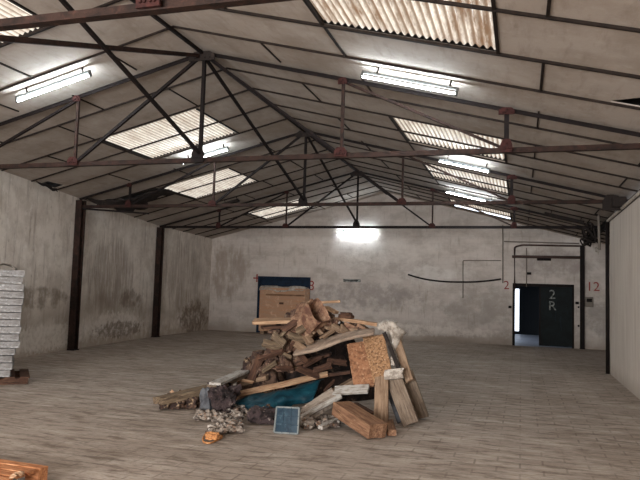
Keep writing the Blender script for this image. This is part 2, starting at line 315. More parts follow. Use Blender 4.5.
# back wall, with the two door openings
D1 = (-9.38, -7.33, 0, 2.08); D2 = (-.22, 1.62, 0, 1.98)
bm = bmesh.new()
def seg(x0, x1, z0, z1=None):
    xs = [x0] + ([X0] if x0 < X0 < x1 and z1 is None else []) + [x1]
    for a, b in zip(xs, xs[1:]):
        ta, tb = (zr(a)+UPR+.02, zr(b)+UPR+.02) if z1 is None else (z1, z1)
        v = [bm.verts.new(c) for c in ((a,YB,z0),(b,YB,z0),(b,YB,tb),(a,YB,ta),(a,YB+.25,z0),(b,YB+.25,z0),(b,YB+.25,tb),(a,YB+.25,ta))]
        for q in ((0,1,2,3),(5,4,7,6),(0,4,5,1),(1,5,6,2),(2,6,7,3),(3,7,4,0)): bm.faces.new([v[i] for i in q])
seg(-11.6, D1[0], 0); seg(D1[0], D1[1], D1[3]); seg(D1[1], D2[0], 0); seg(D2[0], D2[1], D2[3]); seg(D2[1], 3.4, 0)
struct(obj('wall_back', bm, M['wall_b']))

# right wall: stops at 15.6 m, the hall widens into a recess beyond it
struct(obj('wall_right', B(XR, YF, 0, XR+.22, 15.62, 3.30), M['wall_r']))
struct(obj('wall_right', B(3.2, 15.4, 0, 3.4, YB, 3.3), M['wall_b']))
struct(obj('wall_right', B(XR+.22, 15.4, 0, 3.2, 15.6, 3.3), M['wall_b']))
# front wall behind the camera with a wide opening added to let fill light in
bm = bmesh.new(); box(bm, -8.1, YF-.25, 0, -6.6, YF, 5.3); box(bm, -.6, YF-.25, 0, 3.4, YF, 5.3); box(bm, -6.6, YF-.25, 3.4, -.6, YF, 5.3)
struct(obj('wall_front', bm, M['wall_b']))

# ceiling sheets: cells between the purlin lines, holes and rooflights left out
LINES = [YF, -3.0, -2.0, -1.1, 0, .95, 1.9, 2.85, 3.8, 4.75, 5.7, 6.79, 7.79, 8.66, 9.52, 10.6, 11.63, 12.6, 13.57, 14.55, 15.6, 16.75, 17.65, 18.6, 19.5, 20.3, 21.3, 22.2, YB+.1]
SKY = [  # (x0, x1, y0, y1, material)
    (-2.12, -.24, 4.2, 6.79, 'sky_dirty'), (-2.12, -.28, 10.66, 12.55, 'sky_clean'), (-2.14, -.30, 14.5, 16.7, 'sky_clean'), (-2.15, -.32, 20.35, 22.2, 'sky_clean'),
    (-7.9, -5.72, 4.2, 6.79, 'sky_clean'), (-7.8, -5.73, 10.7, 12.6, 'sky_clean'), (-8.88, -6.95, 14.8, 16.75, 'sky_clean'), (-8.78, -6.95, 20.2, 22.0, 'sky_clean'),
    (-2.12, -.24, -1.1, .95, 'sky_clean'), (-7.6, -5.72, -1.1, .95, 'sky_clean')]
HOLES = [(.93, 1.7, 7.36, 7.76), (-10.2, -9.95, 11.95, 12.5), (-9.95, -8.9, 14.6, 15.5)]
cut = [(a, b, c, d) for a, b, c, d, _ in SKY] + HOLES
xs = sorted({-11.6, X0, 3.4} | {c[0] for c in cut} | {c[1] for c in cut}); ys = sorted({YF-.25, YB+.25} | {c[2] for c in cut} | {c[3] for c in cut})
def slab_bm(dz, th, cutlist):
    bm = bmesh.new(); cell = {}
    for i in range(len(xs)-1):
        for j in range(len(ys)-1):
            mx_, my_ = (xs[i]+xs[i+1])/2, (ys[j]+ys[j+1])/2
            if any(c[0] < mx_ < c[1] and c[2] < my_ < c[3] for c in cutlist): continue
            v = []
            for t in (0, th):
                for x, y in ((xs[i],ys[j]),(xs[i+1],ys[j]),(xs[i+1],ys[j+1]),(xs[i],ys[j+1])): v.append(bm.verts.new((x, y, zr(x)+dz+t)))
            for q in ((0,3,2,1),(4,5,6,7),(0,1,5,4),(1,2,6,5),(2,3,7,6),(3,0,4,7)): bm.faces.new([v[k] for k in q])
    bmesh.ops.remove_doubles(bm, verts=bm.verts, dist=1e-4)
    seen = {}
    for f in list(bm.faces):
        k = tuple(sorted(v.index for v in f.verts))
    return bm
def drop_inner(bm):
    bm.verts.index_update(); d = {}
    for f in bm.faces: d.setdefault(tuple(sorted(v.index for v in f.verts)), []).append(f)
    bmesh.ops.delete(bm, geom=[f for fs in d.values() if len(fs) > 1 for f in fs], context='FACES_ONLY')
    return bm
ceil = struct(obj('ceiling', drop_inner(slab_bm(UPR, .012, cut)), M['ceil']))
struct(obj('ceiling', drop_inner(slab_bm(UPR+.22, .02, [c[:4] for c in SKY])), M['outer']))
# purlin lines across both slopes (parts of the ceiling)
def batten(a, b, w=.035, h=.035):
    member('batten', a, b, w, h, M['batten'], ceil, hint=V((0,0,1)))
for i, y in enumerate(LINES[1:-1]):
    w = .040 if abs(y-6.79) < .01 else rnd.choice((.020, .024, .030))
    if any(abs(y-t) < .12 for t in TY): continue
    xl = lwx(y)+.02
    batten((xl, y, zr(xl)+UPR-.012), (X0, y, ZR+UPR-.012), w, .03)
    batten((X0, y, ZR+UPR-.012), (3.15 if y > 15.7 else 1.95, y, zr(3.15 if y > 15.7 else 1.95)+UPR-.012), w, .03)
# staggered joints running along the hall
def joint(x, y0, y1, w=.020):
    batten((x, y0, zr(x)+UPR-.008), (x, y1, zr(x)+UPR-.008), w, .02)
allL = LINES
for i in range(9, len(allL)-1):
    y0, y1 = allL[i]+.02, allL[i+1]-.02
    if any(abs(allL[i+1]-t) < .12 for t in TY): y1 -= .05
    free = lambda x: not any(c[0]-.1 < x < c[1]+.1 and c[2]-.1 < (y0+y1)/2 < c[3]+.1 for c in cut)
    for x in ((.20, -2.12, -6.86, -8.9) if i % 2 else (-3.3, 1.65, -5.65, -7.8)):
        if free(x): joint(x, y0, y1, .03 if i < 12 else .020)
ridge = tag(member('ridge_beam', (X0, YF, ZR-.02), (X0, YB, ZR-.02), .04, .045, M['dark'], None, 'box'), 'dark steel ridge beam running the length of the roof under its peak', 'beam')
eave = tag(member('eaves_beam', (XR+.10, YF, 3.40), (XR+.10, YB, 3.40), .10, .14, M['dark'], None, 'eye'), 'dark eaves beam along the top of the right wall', 'beam')
pl = tag(obj('eaves_pipe', tube_bm([(XR-.03, YF+.1, 3.335), (XR-.03, 15.7, 3.335)], .03, 10), M['pale']), 'pale pipe running along the top edge of the right wall', 'pipe')
tag(obj('drainpipe', tube_bm([(XR-.045, 15.66, 0), (XR-.045, 15.66, 3.3)], .04, 10), M['dark'], smooth=True), 'dark vertical drainpipe at the end corner of the right wall', 'pipe')

# rooflights: corrugated backlit sheets with real ribs
SKN = 0
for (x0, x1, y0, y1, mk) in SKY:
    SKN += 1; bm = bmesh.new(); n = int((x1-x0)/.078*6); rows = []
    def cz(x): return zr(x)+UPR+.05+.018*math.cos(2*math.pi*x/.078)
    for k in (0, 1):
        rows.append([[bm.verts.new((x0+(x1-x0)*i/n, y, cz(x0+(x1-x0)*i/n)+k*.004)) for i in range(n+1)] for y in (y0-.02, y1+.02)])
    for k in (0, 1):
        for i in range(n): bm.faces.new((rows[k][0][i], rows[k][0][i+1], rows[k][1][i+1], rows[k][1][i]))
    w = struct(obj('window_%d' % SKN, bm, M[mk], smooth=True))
    for x in (x0, x1):
        member('window_frame', (x, y0, zr(x)+UPR-.005), (x, y1, zr(x)+UPR-.005), .035, .03, M['batten'], w)

# ------------------------------------------------------------------ trusses
ORD = ['nearest roof truss, only its bottom chord crossing the top left corner', 'second roof truss from the camera, its peak node clearest', 'third roof truss, the one meeting the nearer dark wall column on the left', 'farthest roof truss, just before the back wall with the glowing lamp behind it']
def gusset(name, x, y, z, w, h, parent, m=None, t=.024):
    bm = bmesh.new(); c = .28
    pts = [(-w/2, -h/2), (w/2, -h/2), (w/2, h*.1), (w*c, h/2), (-w*c, h/2), (-w/2, h*.1)]
    a = [bm.verts.new((px, -t/2, pz)) for px, pz in pts]; b = [bm.verts.new((px, t/2, pz)) for px, pz in pts]
    bm.faces.new(a); bm.faces.new(b[::-1])
    for i in range(6): bm.faces.new((a[i], b[i], b[(i+1)%6], a[(i+1)%6]))
    for sx, sz in ((-.3,-.2),(.3,-.2),(0,.2),(-.12,-.2),(.12,-.2)):   # bolt heads
        for s in (-1, 1):
            bmesh.ops.create_cone(bm, cap_ends=True, segments=6, radius1=.014, radius2=.012, depth=.016, matrix=Matrix.Translation((w*sx, s*(t/2+.006), h*sz)) @ Matrix.Rotation(math.pi/2, 4, 'X'))
    return obj(name, bm, m or M['gusset'], parent, Matrix.Translation((x, y, z)))
def truss(i):
    y = TY[i]; xl = lwx(y)+.10; xr_ = XR-.1
    t = empty('roof_truss', (X0, y, CH), ORD[i], 'roof truss', 'steel roof trusses')
    cm = M['rust'] if i < 3 else M['dark']
    member('bottom_chord', (xl, y, CH), (XR+.1, y, CH), .08, .072, cm, t, 'tee')
    member('rafter', (xl-.05, y, zr(xl-.05)-.005), (X0, y, ZR-.005), .048, .05, M['dark'], t, 'tee', hint=V((0,0,-1)))
    member('rafter', (X0, y, ZR-.005), (XR+.15, y, zr(XR+.15)-.005), .048, .05, M['dark'], t, 'tee', hint=V((0,0,-1)))
    member('king_post', (X0, y+.02, CH), (X0, y+.02, ZR), .05, .05, M['dark'], t, 'box', hint=V((0,1,0)))
    for s in (-1, 1):
        member('post', (X0+s*WI, y, CH), (X0+s*WI, y, zr(X0+s*WI)), .042, .042, M['rust'], t, 'box', hint=V((0,1,0)))
        member('post', (X0+s*WO, y, CH), (X0+s*WO, y, zr(X0+s*WO)), .06 if s > 0 else .045, .06 if s > 0 else .045, M['dark'], t, 'box', hint=V((0,1,0)))
        member('diagonal', (X0+s*WI, y-.02, CH), (X0+s*.05, y-.02, ZR-.06), .045, .045, M['dark'], t, 'angle')
        member('diagonal', (X0+s*WO, y+.02, CH+.02), (X0+s*WI, y+.02, zr(X0+s*WI)-.03), .04, .04, M['dark'] if s < 0 else M['rust'], t, 'angle')
        gusset('gusset_plate', X0+s*WI, y-.06, CH+.04, .18, .13, t)
        gusset('gusset_plate', X0+s*WO, y-.06, CH+.05, .15, .17, t, M['gusset'])
        gusset('gusset_plate', X0+s*WI, y-.05, zr(X0+s*WI)-.04, .13, .09, t)
        gusset('gusset_plate', X0+s*WO, y-.05, zr(X0+s*WO)-.03, .20 if s > 0 else .12, .09, t)
    gusset('gusset_plate', X0, y-.06, CH+.07, .20, .22, t, M['dark'])
    gusset('gusset_plate', X0, y-.06, ZR-.07, .42, .14, t, M['black'])
    # bearing bracket at the right end
    if i == 2: gusset('bearing_bracket', XR-.2, y-.07, CH-.03, .34, .30, t, M['black'], .05)
    return t
trs = [truss(i) for i in range(4)]
BL = ['sloping brace from the nearest truss peak down to the second truss king post', 'sloping brace from the second truss peak down to the third truss king post', 'sloping brace from the third truss peak down to the farthest truss king post']
for i in range(3):
    tag(member('roof_brace', (X0+.03, TY[i]+.03, ZR-.10), (X0+.03, TY[i+1]-.03, CH+.08), .042, .042, M['dark'], None, 'angle'), BL[i], 'brace', 'long braces between the truss peaks and king posts')
tag(member('roof_brace', (X0-.03, TY[0]+.05, CH+.06), (X0-.06, TY[1]-.06, ZR-.06), .055, .055, M['rust'], None, 'angle'), 'brace rising from the nearest truss chord to the second truss peak', 'brace')

# wall columns on the left, one at the back wall on the right
def column(x, y, z1, w, label, cat='column', rot=0):
    t = empty('steel_column', (x, y, 0), label, cat)
    t.matrix_world = Matrix.Translation((x, y, 0)) @ Matrix.Rotation(rot, 4, 'Z')
    member('shaft', (x, y, 0), (x, y, z1), w, w, M['rust' if w > .15 else 'dark'], t, 'eye', hint=V((0,1,0)))
    obj('base_plate', B(-w*.6, -w*.6, 0, w*.6, w*.6, .02), M['dark'], t, Matrix.Translation((x, y, 0)))
    return t
for i in (2, 3):
    y = TY[i]; x = lwx(y)+.085
    column(x, y, zr(x)-.04, .19, 'tall rusty steel column against the left wall under the %s' % ('third truss, nearer of the two' if i == 2 else 'farthest truss, beside the back corner'))
column(1.88, YB-.10, 3.32, .13, 'rusty steel column on the back wall just right of the dark doorway')
# tie from third column, brackets
tag(member('wall_tie', (lwx(13.6)+.2, 13.55, 3.42), (lwx(13.6)+1.4, 14.6, 3.42), .04, .04, M['dark'], None), 'short dark tie bar by the head of the nearer left column', 'tie bar')

# ------------------------------------------------------------------ lamps
def lamp(xa, xb, y, label, wall=False, dz=.11, on=True):
    a = V((xa, y, zr(xa)-dz)); b = V((xb, y, zr(xb)-dz))
    if wall: a.z = b.z = dz
    t = empty('fluorescent_lamp', (a+b)/2, label, 'lamp', 'ceiling strip lamps' if on else None)
    mw = frame(a, b); Ln = (b-a).length
    bm = bmesh.new()
    pr = [(-.010, .045), (.010, .045), (.018, .075), (-.018, .075)]
    r1 = [bm.verts.new((0, p, q)) for p, q in pr]; r2_ = [bm.verts.new((Ln, p, q)) for p, q in pr]
    bm.faces.new(r1[::-1]); bm.faces.new(r2_)
    for j in range(4): bm.faces.new((r1[j], r1[(j+1)%4], r2_[(j+1)%4], r2_[j]))
    hs = obj('housing', bm, M['tubehouse'] if on else M['black'], t, mw)
    if not on: obj('tray', B(0, -.09, -.01, Ln, .09, .045), M['black'], t, mw)
    for k in (0, Ln-.03):
        obj('tube_holder', B(k, -.02, -.022, k+.03, .02, .045), M['tubehouse'] if on else M['black'], hs, mw)
    if on:
        obj('tube', tube_bm([(.03, 0, 0), (Ln*.5, 0, 0), (Ln-.03, 0, 0)], .013, 12), M['tube'], t, mw, smooth=True)
    for k in (Ln*.15, Ln*.9):
        obj('bracket', B(k, -.01, .075, k+.02, .01, (dz+UPR-.005 if not wall else .10)), M['dark'], hs, mw)
    return t
lamp(-1.98, -.76, 8.02, 'lit strip lamp hanging by the large stained skylight at upper right')
lamp(-1.60, -.60, 13.12, 'lit strip lamp at right, between the middle pair of skylights')
lamp(-1.96, -.66, 17.75, 'lit strip lamp at right nearest the back wall, just beyond the third skylight')
lamp(-7.32, -6.02, 8.0, 'lit strip lamp glowing on the left ceiling slope near the corner skylight')
lamp(-7.25, -6.12, 12.97, 'lit strip lamp on the left slope beside the second truss king post')
lamp(-6.35, -4.90, YB-.10, 'lit strip lamp high on the back wall under the gable', wall=True, dz=3.72)
lamp(.55, 1.50, 17.8, 'dark unlit strip fitting on the right ceiling slope near the back', on=False, dz=.10)
lamp(-8.45, -7.95, 17.67, 'short dark unlit fitting on the left ceiling slope near the back', on=False, dz=.11)

# ------------------------------------------------------------------ torn lining at the left eave, broken sheets
def patch(name, g, m, th=.02, amp=.03, sc=3, sub=6, parent=None, seed=0, smooth=True):
    """g: rows of world points; bicubic-ish surface with folds, given real thickness"""
    rows = [spline(r, sub) for r in g]; cols = list(zip(*rows)); cols = [spline(c, sub) for c in cols]
    bm = bmesh.new(); gv = []
    for i, c in enumerate(cols):
        line = []
        for j, p in enumerate(c):
            n = V((noise.noise(p*sc + V((seed, 0, 0))), noise.noise(p*sc + V((9, seed, 0))), noise.noise(p*sc + V((0, 5, seed)))))
            n2 = V((noise.noise(p*sc*3 + V((seed, 0, 0))), noise.noise(p*sc*3 + V((9, seed, 0))), noise.noise(p*sc*3 + V((0, 5, seed)))))*.4
            line.append(bm.verts.new(p + (n+n2)*amp*1.6))
        gv.append(line)
    for i in range(len(gv)-1):
        for j in range(len(gv[0])-1): bm.faces.new((gv[i][j], gv[i+1][j], gv[i+1][j+1], gv[i][j+1]))
    ctr = sum((v.co for v in bm.verts), V((0,0,0)))/len(bm.verts)
    for v in bm.verts: v.co -= ctr
    o = obj(name, bm, m, parent, Matrix.Translation(ctr), smooth=smooth)
    md = o.modifiers.new('thick', 'SOLIDIFY'); md.thickness = th; md.offset = 0
    return o
def RL(u, v, dz=.04):
    d = ray(u, v)
    # plane z = ZR + SL*(x - X0) - dz on the left slope
    return EYE + d*((ZR - SL*X0 - dz - EYE.z)/(d.z - SL*d.x))
t = patch('torn_lining', [[RL(84,200,.03), RL(105,200,.03), RL(125,200,.05), RL(146,199,.04)], [RL(92,203,.10), RL(108,206,.16), RL(124,211,.22), RL(148,208,.12)]], M['black'], .03, .05, 3, seed=3)
tag(t, 'black torn ceiling lining sagging at the left eave beside the nearer column', 'torn lining')
t = patch('torn_lining', [[RL(131,200,.10), RL(145,194,.06), RL(158,190,.05), RL(172,191,.05)], [RL(134,207,.12), RL(148,201,.12), RL(163,196,.10), RL(176,194,.08)]], M['black'], .03, .04, 3, seed=8)
tag(t, 'curved dark strip of lining curling up towards the left skylights', 'torn lining')
t = patch('torn_lining', [[RL(36,181,.04), RL(46,184,.04), RL(57,189,.04)], [RL(40,184,.08), RL(49,188,.10), RL(58,192,.06)]], M['black'], .02, .03, 3, seed=5)
tag(t, 'small dark torn strip along the top of the left wall before the columns', 'torn lining')
bm = bmesh.new()
zc = lambda x: zr(x)+UPR
v = [bm.verts.new((x, y, zc(x)+dz)) for dz in (.001, .012) for x, y in ((.932, 7.362), (1.25, 7.362), (.932, 7.73))]
bm.faces.new(v[:3]); bm.faces.new(v[3:][::-1])
for a, b in ((0,1),(1,2),(2,0)): bm.faces.new((v[a], v[b], v[b+3], v[a+3]))
tag(obj('broken_sheet', bm, M['ceil']), 'broken triangle of ceiling sheet beside the dark hole at upper right', 'ceiling sheet')
# tangle by the right eave
pts = []
r3 = random.Random(4)
for k in range(40): pts.append(V((1.60 + r3.uniform(-.2, .2), 17.4 + r3.uniform(-.9, .9), 3.20 + r3.uniform(-.26, .22))))
tag(obj('cable_tangle', tube_bm(spline(pts, 6), .022, 6), M['black'], smooth=True), 'tangle of dark cables under the right eave beyond the wall end', 'cables')
t = empty('hanging_pipe', P(599, 240, 16.6), 'grey-brown vertical pipe hanging with an elbow at the right eave', 'pipe')
obj('riser', tube_bm([P(599.5, 250, 16.6), P(598.5, 215, 16.6)], .03, 8), M['pipe_g'], t, smooth=True)
obj('elbow', tube_bm(spline([P(598.5, 216, 16.6), P(596, 213, 16.6), P(608, 213, 16.6), P(608, 226, 16.6)], 4), .022, 8), M['dark'], t, smooth=True)
bx = obj('junction_box', B(-.12, -.08, -.09, .12, .08, .09), M['black'], None, Matrix.Translation(P(619, 202, 13.35)), bevel=.01)
tag(bx, 'dark box fixed by the right end of the third truss', 'box')
t = patch('hanging_rag', [[P(594,247,20.0), P(597,247,20.0), P(600,248,20.0)], [P(595,252,20.0), P(597,253,20.0), P(599,256,20.0)]], M['plastic'], .01, .02, 4, sub=3, seed=2); tag(t, 'pale scrap hanging in the cables at the right eave', 'scrap')

# ------------------------------------------------------------------ doorway 1 (behind the pile)
d = bmesh.new()
box(d, D1[0], YB-.03, 0, D1[0]+.10, YB+.2, D1[3]); box(d, D1[1]-.06, YB-.03, 0, D1[1], YB+.2, D1[3]); box(d, D1[0]+.10, YB-.03, D1[3]-.09, D1[1]-.06, YB+.2, D1[3])
o = struct(obj('door_1', d, M['blue']))
obj('shutter_rail', B(D1[0]+.1, YB+.06, D1[3]-.42, D1[1]-.06, YB+.10, D1[3]-.10), M['blue'], o)
# beige load standing in the doorway
t = empty('plywood_crate', (-8.2, YB-.35, 0), 'tall beige plywood crate filling the blue-framed doorway', 'crate')
cx0, cx1, cz1 = -9.05, -7.32, 1.66
cb_ = obj('crate_body', B(cx0, YB-.62, .10, cx1, YB-.06, cz1), M['ply'], t, Matrix.Identity(4), bevel=.02)
for z in (.35, 1.38): obj('batten', B(cx0+.25, YB-.65, z, cx1-.02, YB-.62, z+.06), M['w_orange'], t)
for k in range(3): obj('foot', B(cx0+.05+k*.72, YB-.6, 0, cx0+.2+k*.72, YB-.1, .10), M['w_tan'], t)
obj('handle_hole', B(-8.28, YB-.635, 1.08, -8.12, YB-.615, 1.15), M['w_dark'], cb_)
g = [[V((cx0-.02+i*.42, YB-.66, cz1-.10+.03*math.sin(i*2.3))) for i in range(5)], [V((cx0-.02+i*.43, YB-.5, cz1+.05+.03*math.sin(i*2.9))) for i in range(5)], [V((cx0-.02+i*.43, YB-.12, cz1+.03)) for i in range(5)]]
patch('wrapping', g, M['plastic'], .01, .03, 4, parent=t)
# writing and marks painted on the wall
def text(name, s, size, mw, m, parent=None, label=None, cat=None, ext=.004):
    cu = bpy.data.curves.new(name, 'FONT'); cu.body = s; cu.size = size; cu.extrude = ext; cu.align_x = 'CENTER'; cu.align_y = 'CENTER'; cu.resolution_u = 4
    tmp = bpy.data.objects.new('tmp', cu); C.objects.link(tmp); bpy.context.view_layer.update()
    me = bpy.data.meshes.new_from_object(tmp.evaluated_get(bpy.context.evaluated_depsgraph_get())); bpy.data.objects.remove(tmp)
    me.materials.clear(); me.materials.append(m)
    o = bpy.data.objects.new(name, me); C.objects.link(o)
    if parent is not None: o.parent = parent; o.matrix_basis = parent.matrix_world.inverted() @ mw
    else: o.matrix_world = mw
    if label: tag(o, label, cat)
    return o
RX = Matrix.Rotation(math.pi/2, 4, 'X')
def onback(u, v, dy=.006): p = P(u, v, YB); p.y -= dy; return Matrix.Translation(p) @ RX
text('painted_mark', '+', .62, onback(257, 279), M['paint_r'], label='faded red cross mark painted at the upper left of the blue doorway', cat='painted mark')
text('painted_mark', '8', .50, onback(311.3, 286), M['paint_r'], label='faded red figure eight painted right of the blue doorway', cat='painted mark')
text('painted_number', '2', .40, onback(506.5, 285.5), M['paint_r'], label='faded red number painted left of the dark doorway', cat='painted number')
t = empty('painted_number', P(592.5, 287, YB)-V((0,.004,0)), 'red number 12 on a pale disc painted on the recess wall', 'painted number')
bm = bmesh.new(); bmesh.ops.create_cone(bm, cap_ends=True, segments=28, radius1=.25, radius2=.25, depth=.004)
obj('disc', bm, M['disc'], t, onback(593.5, 288.5, .003))
text('figures', '12', .42, onback(593, 287, .010), M['paint_r'], t)
tag(obj('notice_strip', B(-.32, -.012, -.05, .32, 0, .05), M['paint_w'], None, Matrix.Translation(P(352, 280.6, YB)-V((0,.002,0)))), 'thin pale notice strip fixed to the middle of the back wall', 'notice')
bpy.data.objects['notice_strip']['label'] = 'thin pale notice strip fixed to the middle of the back wall'
obj('line', B(-.25, -.016, -.012, .22, -.010, .012), M['cable'], bpy.data.objects['notice_strip'], Matrix.Translation(P(352, 280.4, YB)-V((0,.002,0))))

# ------------------------------------------------------------------ doorway 2 with sliding leaf, and the room beyond
fr = bmesh.new()
box(fr, D2[0]-.05, YB-.03, 0, D2[0]+.03, YB+.22, D2[3]+.04); box(fr, D2[1]-.03, YB-.03, 0, D2[1]+.02, YB+.22, D2[3]+.04); box(fr, D2[0]-.05, YB-.035, D2[3]-.02, D2[1]+.02, YB+.2, D2[3]+.07)
o = struct(obj('door_2', fr, M['dark']))
leaf = obj('door_leaf', B(.60, YB+.08, .03, D2[1]-.03, YB+.13, D2[3]-.03), M['green'], o)
obj('edge_strip', B(.57, YB+.06, .03, .62, YB+.15, D2[3]-.03), M['dark'], leaf)
for x, z, s_, c_ in ((.98, 1.70, .42, '2'), (.98, 1.33, .42, 'R')):
    text('painted_figure', c_, s_, Matrix.Translation((x, YB+.078, z)) @ RX, M['paint_w'], leaf)
for z in (.7, 1.3): obj('hinge_bolt', B(1.75, YB-.03, z, 1.80, YB, z+.06), M['dark'], o)
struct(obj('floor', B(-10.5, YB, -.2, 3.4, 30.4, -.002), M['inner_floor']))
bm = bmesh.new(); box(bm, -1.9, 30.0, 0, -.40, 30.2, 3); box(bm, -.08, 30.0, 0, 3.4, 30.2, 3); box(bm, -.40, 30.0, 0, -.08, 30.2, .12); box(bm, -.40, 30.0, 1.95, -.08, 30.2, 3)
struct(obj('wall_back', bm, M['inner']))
bm = bmesh.new(); box(bm, -2.1, YB+.25, 0, -1.9, 24.3, 3); box(bm, -2.1, 28.6, 0, -1.9, 30.2, 3); box(bm, -2.1, 24.3, 2.3, -1.9, 28.6, 3)  # wide unseen side opening added so sky light reaches this room's floor
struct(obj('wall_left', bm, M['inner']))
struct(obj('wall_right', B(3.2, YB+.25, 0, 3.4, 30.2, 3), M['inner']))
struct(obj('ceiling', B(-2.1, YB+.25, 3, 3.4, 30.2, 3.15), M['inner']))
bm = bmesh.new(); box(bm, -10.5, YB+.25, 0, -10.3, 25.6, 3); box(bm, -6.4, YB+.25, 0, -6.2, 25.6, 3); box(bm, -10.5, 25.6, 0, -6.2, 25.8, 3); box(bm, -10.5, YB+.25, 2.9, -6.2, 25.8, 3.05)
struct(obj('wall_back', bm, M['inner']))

# ------------------------------------------------------------------ pipes and cables on the back wall
def wpipe(name, pts, r, m, label, cat='pipe', dy=.05, n=1):
    q = [P(u, v, YB-dy) for u, v in pts]
    # keep corners sharp
    bm = bmesh.new()
    q2 = []
    for i in range(len(q)):
        if 0 < i < len(q)-1:
            a = (q[i-1]-q[i]).normalized()*r*2; b = (q[i+1]-q[i]).normalized()*r*2
            q2 += [q[i]+a, q[i]+a*.3+b*.3, q[i]+b]
        else: q2.append(q[i])
    bm.free()
    return tag(obj(name, tube_bm(q2, r, 8), m, smooth=True), label, cat)
wpipe('conduit', [(502.8, 225), (502.8, 283)], .018, M['pipe_g'], 'thin vertical conduit running down the back wall to the red number')
wpipe('conduit', [(504, 241.5), (579, 243.5)], .02, M['pipe_g'], 'upper thin grey conduit high on the back wall right side')
wpipe('water_pipe', [(514.5, 290), (514.5, 247), (522, 245), (581, 246)], .028, M['pipe'], 'dark pipe dropping to the dark doorway left corner', dy=.08)
wpipe('water_pipe', [(512, 256.5), (581, 257.5)], .045, M['pipe'], 'thick dark horizontal pipe above the dark doorway', dy=.16)
wpipe('conduit', [(526.5, 248), (526.5, 287)], .014, M['pipe_g'], 'thin vertical conduit just above the dark doorway')
wpipe('conduit', [(463, 298), (463, 260.5), (501, 260.5)], .014, M['pipe_g'], 'thin right-angled conduit beside the sagging black cable')
sag = [(408, 274.5), (418, 277.5), (430, 280), (445, 281.6), (460, 282), (475, 281.8), (490, 280.6), (501, 279)]
tag(obj('cable', tube_bm(spline([P(u, v, YB-.05) for u, v in sag], 3), .028, 8), M['cable'], smooth=True), 'sagging black cable strung across the back wall', 'cable')
for (u, v, w_, lab) in ((544, 259.5, .22, 'small dark fitting under the thick pipe on the back wall'), (529, 273.5, .07, 'small dark box above the dark doorway'), (577, 303, .05, 'small dark switch between the dark doorway and the column'), (510, 307, .05, 'small dark switch left of the dark doorway')):
    tag(obj('wall_box', B(-w_, -.06, -.04, w_, 0, .04), M['dark'], None, Matrix.Translation(P(u, v, YB)), bevel=.008), lab, 'wall box')
t = empty('meter_box', P(589, 301, YB), 'grey meter box on the recess wall below the red number', 'meter box')
cs = obj('case', B(-.12, -.10, -.16, .12, 0, .16), M['pipe_g'], t, Matrix.Translation(P(589, 302, YB)), bevel=.02)
obj('meter_face', B(-.08, -.11, 0, .08, -.10, .11), M['dark'], cs, Matrix.Translation(P(589, 302, YB)))

# ------------------------------------------------------------------ wrapped stack at left
SX0, SX1, SY0, SY1 = -1.25, 0.0, 0.0, 1.0
SM = Matrix.Translation((-7.50, 8.60, 0)) @ Matrix.Rotation(math.radians(42), 4, 'Z')
t = empty('dark_pallet', (-7.38, 8.58, 0), 'dark broken pallet under the stack of wrapped boards', 'pallet')
for k in range(3): obj('bearer', B(SX0, SY0+.05+k*.42, 0, SX1+.16, SY0+.15+k*.42, .10), M['w_dark'], t, SM)
for k in range(7): obj('slat', B(SX0+k*.215, SY0-.05, .10, SX0+.14+k*.215, SY1, .125), M['w_dark'], t, SM)
HB = .111; NB = 15
r5 = random.Random(3)
for k in range(NB):
    z = .126 + k*HB; jx = r5.uniform(-.025, .025); jy = r5.uniform(-.02, .02)
    if k < 5: jx -= .03*(5-k)*.6
    bm = bmesh.new(); bmesh.ops.create_grid(bm, x_segments=10, y_segments=8, size=.5)
    for v in bm.verts: v.co = V((v.co.x*(SX1-SX0), v.co.y*(SY1-SY0), 0))
    r = bmesh.ops.extrude_face_region(bm, geom=list(bm.faces))
    for g_ in r['geom']:
        if isinstance(g_, bmesh.types.BMVert): g_.co.z = HB-.006
    for v in bm.verts:
        n_ = noise.noise_vector(v.co*7 + V((0, 0, k*3.1)))
        e = .006 if 0 < v.co.z < 9 else 0
        v.co.x += n_.x*.028; v.co.y += n_.y*.028
        if v.co.z > .01: v.co.z += -.004 - abs(n_.z)*.010
    o = obj('wrapped_board', bm, M['wrap'], None, SM @ Matrix.Translation(((SX0+SX1)/2+jx, (SY0+SY1)/2+jy, z)) @ Matrix.Rotation(r5.uniform(-.02, .02), 4, 'Z'))
    if k == NB-1: lab = 'topmost grey plastic-wrapped board of the tall stack at the left edge'
    elif k == 0: lab = 'lowest grey wrapped board, resting on the dark pallet at the left edge'
    else: lab = 'grey wrapped board, %s from the top of the tall stack at the left edge' % ('second third fourth fifth sixth seventh eighth ninth tenth eleventh twelfth thirteenth fourteenth'.split()[NB-2-k])
    tag(o, lab, 'board', 'wrapped boards of the left stack')
o = patch('loose_wrap', [[SM @ V((-.5, .15, 1.80)), SM @ V((-.3, .12, 1.86)), SM @ V((-.12, .15, 1.80))], [SM @ V((-.5, .4, 1.81)), SM @ V((-.3, .4, 1.88)), SM @ V((-.1, .42, 1.81))]], M['plastic'], .008, .03, 5, seed=6); tag(o, 'loose pale plastic crumpled on top of the left stack', 'plastic wrap')

